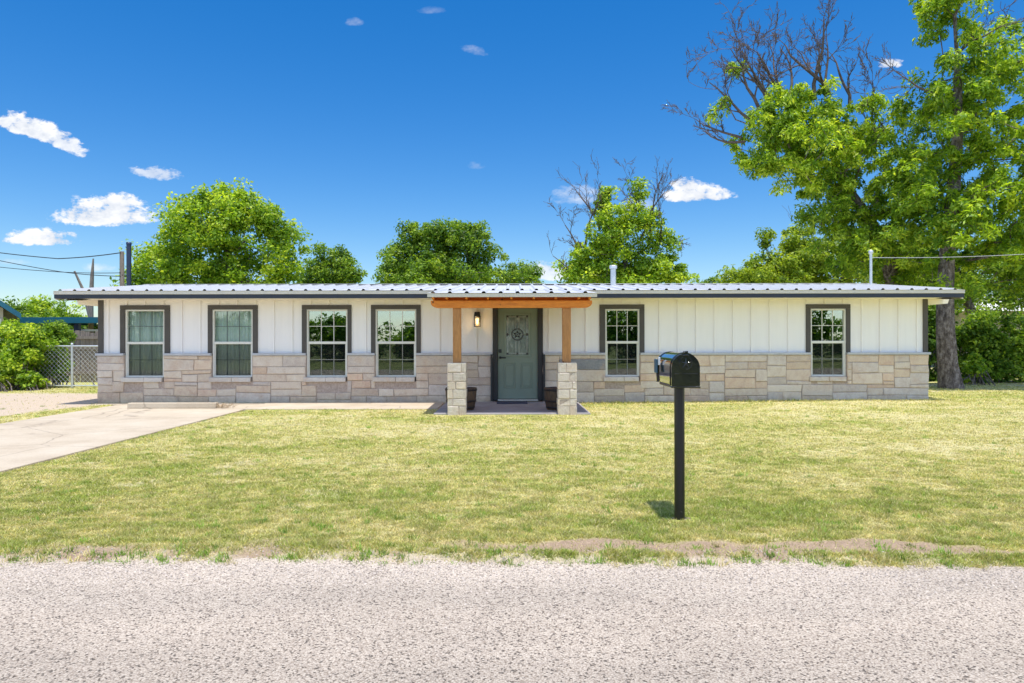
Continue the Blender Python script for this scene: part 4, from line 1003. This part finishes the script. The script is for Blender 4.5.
# carport
CD_ = 27.5; cp = empty('carport', (X(60, CD_), CD_, 0), 'open carport with a flat teal metal roof behind the board fence', 'carport')
b = MB(); x0, x1, z0, z1 = X(20, CD_), X(150, CD_), Z(322.5, CD_), Z(316.5, CD_)
b.box(x0, x1, CD_, CD_ + .05, z0, z1); b.box(x0, x0 + .05, CD_ + .051, CD_ + 5, z0, z1); b.box(x0 + .051, x1, CD_ + .051, CD_ + 5, z1 - .06, z1 - .01); b.build('roof', M['tealmetal'], cp)
for p in (39, 73, 105):
    for dy in (.2, 4.5):
        x = X(p, CD_); b = MB(); b.box(x - .10, x + .10, CD_ + dy, CD_ + dy + .16, 0, z0 if dy < 1 else z1 - .062); b.build('post', M['bluesteel'], cp)
b = MB(); b.box(x0 + .4, x1, CD_ + .36, CD_ + .42, z0 - .32, z0 - .24); b.build('beam', M['galv'], cp)

# neighbour house far left
ND = 22.6; nh = empty('neighbour_house', (X(-60, ND), ND + 2, 0), 'neighbour house with a dark pitched roof at the left frame edge', 'house')
ex, ez_ = X(21, ND), Z(317, ND); sp = .76; nx0 = ex - 7.0; rz_ = ez_ + 3.5 * sp; wx1 = X(7, ND)
b = MB(); b.prism([(nx0 + .45, 0), (wx1, 0), (wx1, ez_ + .30), (ex - 3.5, rz_ - .15), (nx0 + .45, ez_ + .30)], ND + .4, ND + 6); b.build('wall', M['nbwall'], nh)
b = MB()
for s_, (xa, xb_) in ((1, (ex, ex - 3.5)), (-1, (nx0, nx0 + 3.5))): b.prism([(xa, ez_), (xa, ez_ + .12), (xb_, rz_ + .12), (xb_, rz_)], ND, ND + 6.3)
b.build('roof', M['nbroof'], nh)
b = MB()
for xa, xb_ in ((ex + .004, ex - 3.5), (nx0 - .004, nx0 + 3.5)): b.prism([(xa, ez_ - .05), (xa, ez_ + .135), (xb_, rz_ + .135), (xb_, rz_ - .05)], ND - .04, ND - .002)
b.build('bargeboard', M['tealmetal'], nh)
b = MB(); b.box(X(-40, ND), X(5.5, ND), ND + .37, ND + .398, Z(329, ND), Z(318, ND)); w_ = b.build('window', M['nbwhite'], nh)
b = MB(); b.box(X(-36, ND), X(2.5, ND), ND + .36, ND + .368, Z(327.5, ND), Z(319.5, ND)); b.build('pane', M['glass'], w_)

nh.location = (ex, ND, 0)
for c_ in nh.children_recursive:
    if c_.parent is nh or c_.parent in nh.children: pass
for c_ in nh.children_recursive: c_.data.transform(Matrix.Translation(Vector((X(-60, ND) - ex, 2, 0))))
nh.rotation_euler.z = radians(38)
# poles
D_ = 24.0; x = X(122.3, D_); b = MB(); b.tube([(x, D_, 0), (x, D_, 2), (x - .01, D_, Z(251, D_))], [.09, .085, .07], 10); o = b.build('utility_pole', M['oldpole']); setorigin(o, (x, D_, 0)); tag(o, 'short weathered wooden utility pole behind the house, left of the blue pole', 'utility pole')
D_ = 23.2; x = X(129, D_); b = MB(); b.tube([(x, D_, 0), (x, D_, Z(244, D_))], .075, 14); b.lathe([(.085, 0), (.085, .07), (0, .09)], x, D_, Z(244, D_), 14); o = b.build('steel_pole', M['bluesteel']); setorigin(o, (x, D_, 0)); tag(o, 'dark blue steel pole rising behind the roof beside the round tree', 'pole')
D_ = 30.0; t = empty('dead_tree', (X(91, D_), D_, 0), 'broken grey dead tree trunk with a leaning stub behind the carport', 'dead tree')
b = MB(); b.tube([(X(90.5, D_), D_, 0), (X(91, D_), D_, Z(300, D_)), (X(92.2, D_), D_, Z(275, D_)), (X(93.4, D_), D_, Z(258, D_))], [.13, .10, .075, .03], 8); b.build('trunk', M['oldpole'], t)
b = MB(); b.tube([(X(90.5, D_), D_, Z(318, D_)), (X(84, D_), D_ - .1, Z(288, D_)), (X(77.5, D_), D_ - .2, Z(271, D_))], [.08, .06, .04], 7); b.build('stub', M['oldpole'], t)
D_ = 24; cable('power_cable', [(X(-60, 26), 26, Z(243, 26)), (X(58, 25), 25, Z(258, 25)), (X(122, D_), D_ - .08, Z(252.5, D_))], .017, M['wire'], 'topmost dark cable sagging from the left to the wooden pole')
cable('power_cable', [(X(-60, 26), 26, Z(246, 26)), (X(60, 25), 25, Z(271, 25)), (X(122, D_), D_ - .08, Z(276, D_))], .014, M['wire'], 'second dark cable from the left, crossing below the topmost one')
cable('power_cable', [(X(-60, 26), 26, Z(258, 26)), (X(40, 25), 25, Z(270, 25)), (X(122, D_), D_ - .08, Z(272.5, D_))], .012, M['wire'], 'lowest thin dark cable reaching the wooden pole')

# ------------------------------------------------------------------ trees behind
def trunk_to(x, y, ztop_, lean=(0, 0), r0=.25, n=6, r1=None):
    pts = []; rs = []
    for i in range(n):
        t = i / (n - 1); pts.append((x + lean[0] * t ** 1.3 + .06 * sin(3 * t + x), y + lean[1] * t, ztop_ * t - (.05 if i == 0 else 0))); rs.append(r0 * (1 - .6 * t) * (1.25 if i == 0 else 1))
    return pts, rs
D_ = 30.0
tp, tr_ = trunk_to(X(222, D_), D_, 5.2, (.3, 0), .28)
tree('shade_tree', 'large rounded bright green tree behind the left end of the roof', 'tree', tp[0], tp, tr_,
     [PB(222, 232, D_, 60, 44, 2.6), PB(238, 208, D_, 36, 24, 1.8), PB(164, 262, D_, 32, 27, 1.6), PB(280, 252, D_, 24, 34, 1.6), PB(190, 220, D_, 22, 22, 1.4), PB(272, 226, D_, 22, 20, 1.4), PB(215, 282, D_, 88, 26, 2.4)],
     420, 120, .15, .50, 'bright', 'trees behind the house', seed=41, aspect=.55)
D_ = 37.0; tp, tr_ = trunk_to(X(330, D_), D_, 4.2, (0, 0), .2)
tree('small_tree', 'small pale green tree just right of the large rounded tree', 'tree', tp[0], tp, tr_, [PB(332, 268, D_, 27, 24), PB(352, 272, D_, 14, 14), PB(318, 282, D_, 24, 18)], 110, 110, .16, .45, 'mid', 'trees behind the house', seed=42)
D_ = 33.0; tp, tr_ = trunk_to(X(440, D_), D_, 4.6, (0, 0), .26)
tree('shade_tree', 'broad mid green tree behind the roof left of the porch', 'tree', tp[0], tp, tr_, [PB(440, 252, D_, 46, 30, 2.2), PB(465, 238, D_, 26, 17), PB(418, 236, D_, 22, 16), PB(402, 266, D_, 28, 22), PB(484, 264, D_, 24, 22), PB(440, 280, D_, 64, 20)], 340, 120, .15, .45, 'mid', 'trees behind the house', seed=43)
D_ = 35.0; tp, tr_ = trunk_to(X(522, D_), D_, 3.4, (0, 0), .14)
tree('small_tree', 'low sprig of tree top showing above the roof over the porch', 'tree', tp[0], tp, tr_, [PB(522, 274, D_, 22, 11), PB(515, 282, D_, 32, 10)], 70, 90, .14, .34, 'mid', 'trees behind the house', seed=44)
D_ = 28.0; tp, tr_ = trunk_to(X(622, D_), D_, 4.6, (.1, 0), .26)
def W(px, py, D): return (X(px, D), D, Z(py, D))
tree('half_dead_tree', 'green tree with bare grey branches sticking out behind the vent pipe', 'tree', tp[0], tp, tr_,
     [PB(610, 240, D_, 24, 36, 1.4), PB(604, 200, D_, 7, 16, .4), PB(640, 225, D_, 20, 28, 1.2), PB(590, 264, D_, 26, 20, 1.3), PB(648, 268, D_, 22, 18, 1.1), PB(666, 250, D_, 12, 22, .7), PB(680, 276, D_, 15, 10, .7), PB(622, 276, D_, 58, 18, 1.8), PB(575, 272, D_, 18, 16, 1.0), PB(640, 195, D_, 9, 14, .5)],
     320, 100, .14, .36, 'bright', 'trees behind the house', seed=45,
     dead=[(W(585, 250, D_), (-.2, 0, 1), 2.9, .055, 4, .45, 13), (W(655, 250, D_), (.35, 0, 1), 2.6, .05, 4, .45, 14), (W(645, 230, D_), (.0, 0, 1), 2.3, .05, 4, .45, 15), (W(590, 268, D_), (-.5, -.1, .9), 2.6, .07, 4, .45, 1), (W(600, 230, D_), (-.35, 0, 1), 2.6, .06, 3, .42, 2), (W(640, 240, D_), (.25, 0, 1), 2.6, .06, 3, .42, 3), (W(650, 240, D_), (.15, 0, 1), 2.5, .06, 3, .45, 4), (W(580, 275, D_), (-1, -.1, .55), 1.7, .045, 3, .42, 5), (W(632, 215, D_), (.05, 0, 1), 1.6, .045, 3, .4, 6)])
D_ = 30.0; tp, tr_ = trunk_to(X(785, D_), D_, 3.8, (0, 0), .2)
tree('yellowish_tree', 'loose yellow green tree behind the roof under the leaning tree', 'tree', tp[0], tp, tr_, [PB(780, 268, D_, 40, 18, 1.7), PB(745, 278, D_, 24, 12, 1.0), PB(768, 240, D_, 7, 10, .3), PB(815, 258, D_, 34, 26, 1.6), PB(850, 262, D_, 44, 32, 1.8), PB(800, 246, D_, 22, 18, 1.0), PB(780, 282, D_, 62, 14, 2.0)], 360, 110, .14, .38, 'yellow', 'trees behind the house', seed=46,
     dead=[(W(812, 270, D_), (-.15, 0, 1), 2.2, .05, 2, .4, 11), (W(770, 262, D_), (-.25, 0, 1), 1.2, .03, 2, .4, 12)])
D_ = 36.0; tp, tr_ = trunk_to(X(700, D_), D_, 2.9, (0, 0), .12)
tree('small_tree', 'tiny treetop peeping over the roof between vent pipe and leaning tree', 'tree', tp[0], tp, tr_, [PB(712, 284, D_, 12, 7, .6), PB(705, 290, D_, 16, 7, .7)], 24, 80, .13, .3, 'mid', 'trees behind the house', seed=47)

# leaning tree over the rear roof
D_ = 21.0; base = (X(914, D_), D_ + .8, .03)
tp = [base, (X(912, D_), D_ + .7, 1.6), (X(900, D_), D_ + .4, 3.2), (X(884, D_), D_, 4.3), (X(862, D_), D_, 5.4), (X(838, D_), D_, 6.4)]
tree('leaning_tree', 'leaning pecan tree over the roof with bare dead branches at its top left', 'tree', base, tp, [.34, .27, .24, .20, .16, .12],
     [PB(765, 128, D_, 34, 34, 1.4), PB(800, 110, D_, 44, 30, 1.6), PB(800, 155, D_, 48, 40, 1.8), PB(840, 175, D_, 50, 45, 1.9), PB(850, 125, D_, 42, 26, 1.5), PB(885, 155, D_, 40, 45, 1.6), PB(870, 210, D_, 50, 35, 1.7), PB(890, 245, D_, 44, 30, 1.6), PB(757, 160, D_, 22, 18, 1.0), PB(825, 215, D_, 22, 18, .9), PB(724, 88, D_, 8, 18, .4), PB(742, 70, D_, 16, 9, .4), PB(722, 112, D_, 10, 10, .4), PB(850, 250, D_, 34, 26, 1.3), PB(905, 265, D_, 34, 20, 1.3)],
     450, 125, .145, .29, 'bright', None, droop=.45, aspect=.34, seed=51, rtip=.011,
     dead=[(W(775, 100, D_), (-.75, 0, .8), 2.3, .06, 4, .45, 41), (W(815, 100, D_), (-.1, .2, 1), 3.0, .07, 4, .45, 42), (W(825, 95, D_), (-.2, 0, 1), 2.3, .05, 4, .45, 44), (W(770, 105, D_), (-.25, 0, 1), 2.6, .05, 4, .5, 47), (W(790, 100, D_), (-.45, .2, 1), 2.8, .05, 4, .5, 48), (W(742, 138, D_), (-1, .1, .3), 1.9, .045, 4, .42, 49), (W(750, 120, D_), (-.8, 0, .55), 2.1, .05, 4, .42, 45), (W(875, 150, D_), (-.3, -.5, 1), 2.2, .05, 4, .42, 46), (W(800, 110, D_), (-.55, 0, .85), 2.9, .085, 4, .42, 21), (W(830, 95, D_), (-.35, 0, .95), 2.7, .075, 4, .42, 22), (W(850, 108, D_), (-.05, 0, 1), 2.4, .06, 4, .42, 23), (W(745, 142, D_), (-1, 0, .12), 1.7, .05, 3, .40, 24), (W(760, 110, D_), (-.5, 0, 1), 2.4, .06, 4, .42, 25), (W(790, 95, D_), (.1, 0, 1), 2.2, .05, 3, .42, 27), (W(845, 200, D_), (.6, -.7, .9), 1.8, .04, 3, .45, 28)])
# big tree right
D_ = 18.8; base = (X(951, D_), D_, .05)
tp = [base, (X(947.5, D_), D_, .7), (X(945.5, D_), D_, 1.6), (X(945, D_), D_, 2.6), (X(950, D_), D_ + .1, 4.0), (X(957, D_), D_ + .15, 5.4), (X(960, D_), D_ + .1, 7.0), (X(958, D_), D_, 8.8), (X(955, D_), D_, 10.2)]
tree('big_tree', 'big bright green pecan tree with a thick rough trunk right of the house', 'tree', base, tp, [.36, .28, .255, .235, .21, .19, .15, .10, .05],
     [PB(950, 30, D_, 30, 50, 1.3), PB(950, -20, D_, 28, 30, 1.1), PB(940, 100, D_, 34, 40, 1.5), PB(985, 70, D_, 34, 44, 1.5), PB(1015, 30, D_, 26, 30, 1.2), PB(1000, 130, D_, 44, 50, 1.8), PB(950, 160, D_, 50, 44, 1.9), PB(925, 205, D_, 46, 36, 1.7), PB(1000, 200, D_, 48, 44, 1.9), PB(960, 240, D_, 56, 32, 1.8), PB(1060, 100, D_, 50, 80, 2.0), PB(1060, 220, D_, 50, 60, 1.8), PB(1020, 245, D_, 40, 22, 1.4), PB(948, 285, D_, 24, 16, .8)],
     530, 125, .143, .30, 'bright', None, droop=.45, aspect=.34, seed=52, rtip=.011,
     dead=[(W(935, 95, D_), (-.9, 0, .35), 1.5, .04, 3, .4, 31), (W(955, 60, D_), (.5, -.5, 1), 1.8, .04, 3, .42, 32)])
# trees and hedge right rear
D_ = 24.5; base = (X(990, D_), D_, .05)
tp = [base, (X(985, D_), D_, 1.1), (X(975, D_), D_, 2.1), (X(962, D_), D_, 3.2), (X(955, D_), D_, 4.2)]
tree('background_tree', 'dark leaning tree behind the hedge right of the big trunk', 'tree', base, tp, [.26, .22, .19, .15, .1], [PB(940, 290, D_, 40, 22, 1.4), PB(985, 265, D_, 50, 30, 1.6), PB(1030, 255, D_, 44, 40, 1.6), PB(900, 262, D_, 40, 28, 1.5)], 240, 100, .13, .38, 'mid', 'trees right rear', seed=61)
D_ = 30.0; tp, tr_ = trunk_to(X(1040, D_), D_, 3.2, (0, 0), .2)
tree('background_tree', 'green tree at the right frame edge behind the hedge', 'tree', tp[0], tp, tr_, [PB(1035, 290, D_, 46, 34, 1.8), PB(1075, 270, D_, 46, 50, 2), PB(990, 300, D_, 26, 16, 1.2)], 200, 100, .15, .42, 'mid', 'trees right rear', seed=62)
D_ = 34.0; tp, tr_ = trunk_to(X(895, D_), D_, 3.8, (0, 0), .2)
tree('background_tree', 'green tree filling the gap behind the right end of the roof', 'tree', tp[0], tp, tr_, [PB(890, 262, D_, 48, 26, 2.0), PB(935, 290, D_, 40, 34, 2.0)], 190, 100, .16, .45, 'yellow', 'trees right rear', seed=63)
shrub('hedge', 'dense tall dark green hedge right of the big tree trunk', 'hedges right rear', [PB(995, 348, 21.6, 40, 36, .8), PB(1050, 346, 21.6, 40, 40, .9), PB(975, 340, 21.8, 22, 28, .6), PB(1100, 350, 21.6, 40, 36, .9), PB(990, 374, 21.3, 44, 13, .5)], 480, 100, .11, .28, 'mid', 71)
shrub('hedge', 'narrow dark green hedge between the house corner and the big trunk', 'hedges right rear', [PB(925, 345, 22.2, 22, 42, .6), PB(932, 320, 22.4, 24, 24, .6), PB(945, 350, 22.6, 22, 38, .5)], 190, 100, .10, .26, 'dark', 72)
shrub('low_shrub', 'small bright sapling at the foot of the hedge beside the trunk', None, [PB(971, 374, 20.3, 9, 10, .3), PB(975, 362, 20.3, 6, 7, .2)], 22, 70, .10, .15, 'bright', 73)
# house behind the hedge
HD = 33.0; rh = empty('rear_house', (X(1010, HD), HD, 0), 'white house glimpsed through leaves behind the right hedge', 'house')
b = MB(); b.box(X(960, HD), X(1120, HD), HD, HD + 6, 0, Z(312, HD)); b.build('wall', M['nbwall'], rh)
b = MB(); zz = Z(312, HD); b.prism([(HD - .4, zz), (HD + 6.4, zz), (HD + 3, zz + .9)], X(956, HD), X(1124, HD), 'x'); b.build('roof', M['nbwhite'], rh)
# left rear small trees
for i, (px_c, top, D_, hwp, pal, lab) in enumerate(((38, 297, 38.0, 13, 'bright', 'small bushy tree above the carport, left of the broken trunk'), (66, 303, 40.0, 20, 'bright', 'low wide tree above the carport below the broken trunk'), (6, 300, 36.0, 17, 'mid', 'dark green tree above the neighbour roof at the left edge'), (90, 325, 31.5, 26, 'mid', 'leafy tree under and behind the carport roof'))):
    tp, tr_ = trunk_to(X(px_c, D_), D_, Z(top, D_) - 1.2 if i < 3 else 1.2, (0, 0), .14)
    tree('small_tree', lab, 'tree', tp[0], tp, tr_, [PB(px_c, top + 14, D_, hwp, 15, 1.1), PB(px_c + 4, top + 30, D_, hwp + 8, 16, 1.2)], 70, 90, .16, .42, pal, 'small trees left rear', seed=81 + i)
shrub('background_thicket', 'leafy thicket closing the view behind the board fence', None, [PB(40, 335, 34, 45, 20, 1), PB(120, 335, 34, 45, 20, 1), PB(-30, 335, 34, 45, 20, 1)], 160, 80, .17, .5, 'mid', 91)

# trees across the street, mirrored in the window panes
for i, (x, y, hgt, s_) in enumerate(((-25, -17, 4.3, 3.6), (-18.5, -15, 3.6, 3.4), (-12.2, -19, 3.3, 3.6), (-6.3, -18, 2.7, 2.6), (-1, -18, 2.6, 2.4), (8, -16, 4.2, 3.4), (13, -15, 4.6, 3.2), (20, -17, 3.6, 3.2), (27, -16, 4.8, 3.4))):
    tp, tr_ = trunk_to(x, y, hgt * .6, (0, 0), .2)
    tree('street_tree', 'leafy tree across the street, mirrored in the window panes', 'tree', tp[0], tp, tr_,
         [(x, y, hgt * .66, s_, 1.6, hgt * .30), (x, y, hgt * .3, s_ * .95, 1.5, hgt * .3)], 130, 60, .26, .6, 'dark', 'trees across the street', seed=101 + i)
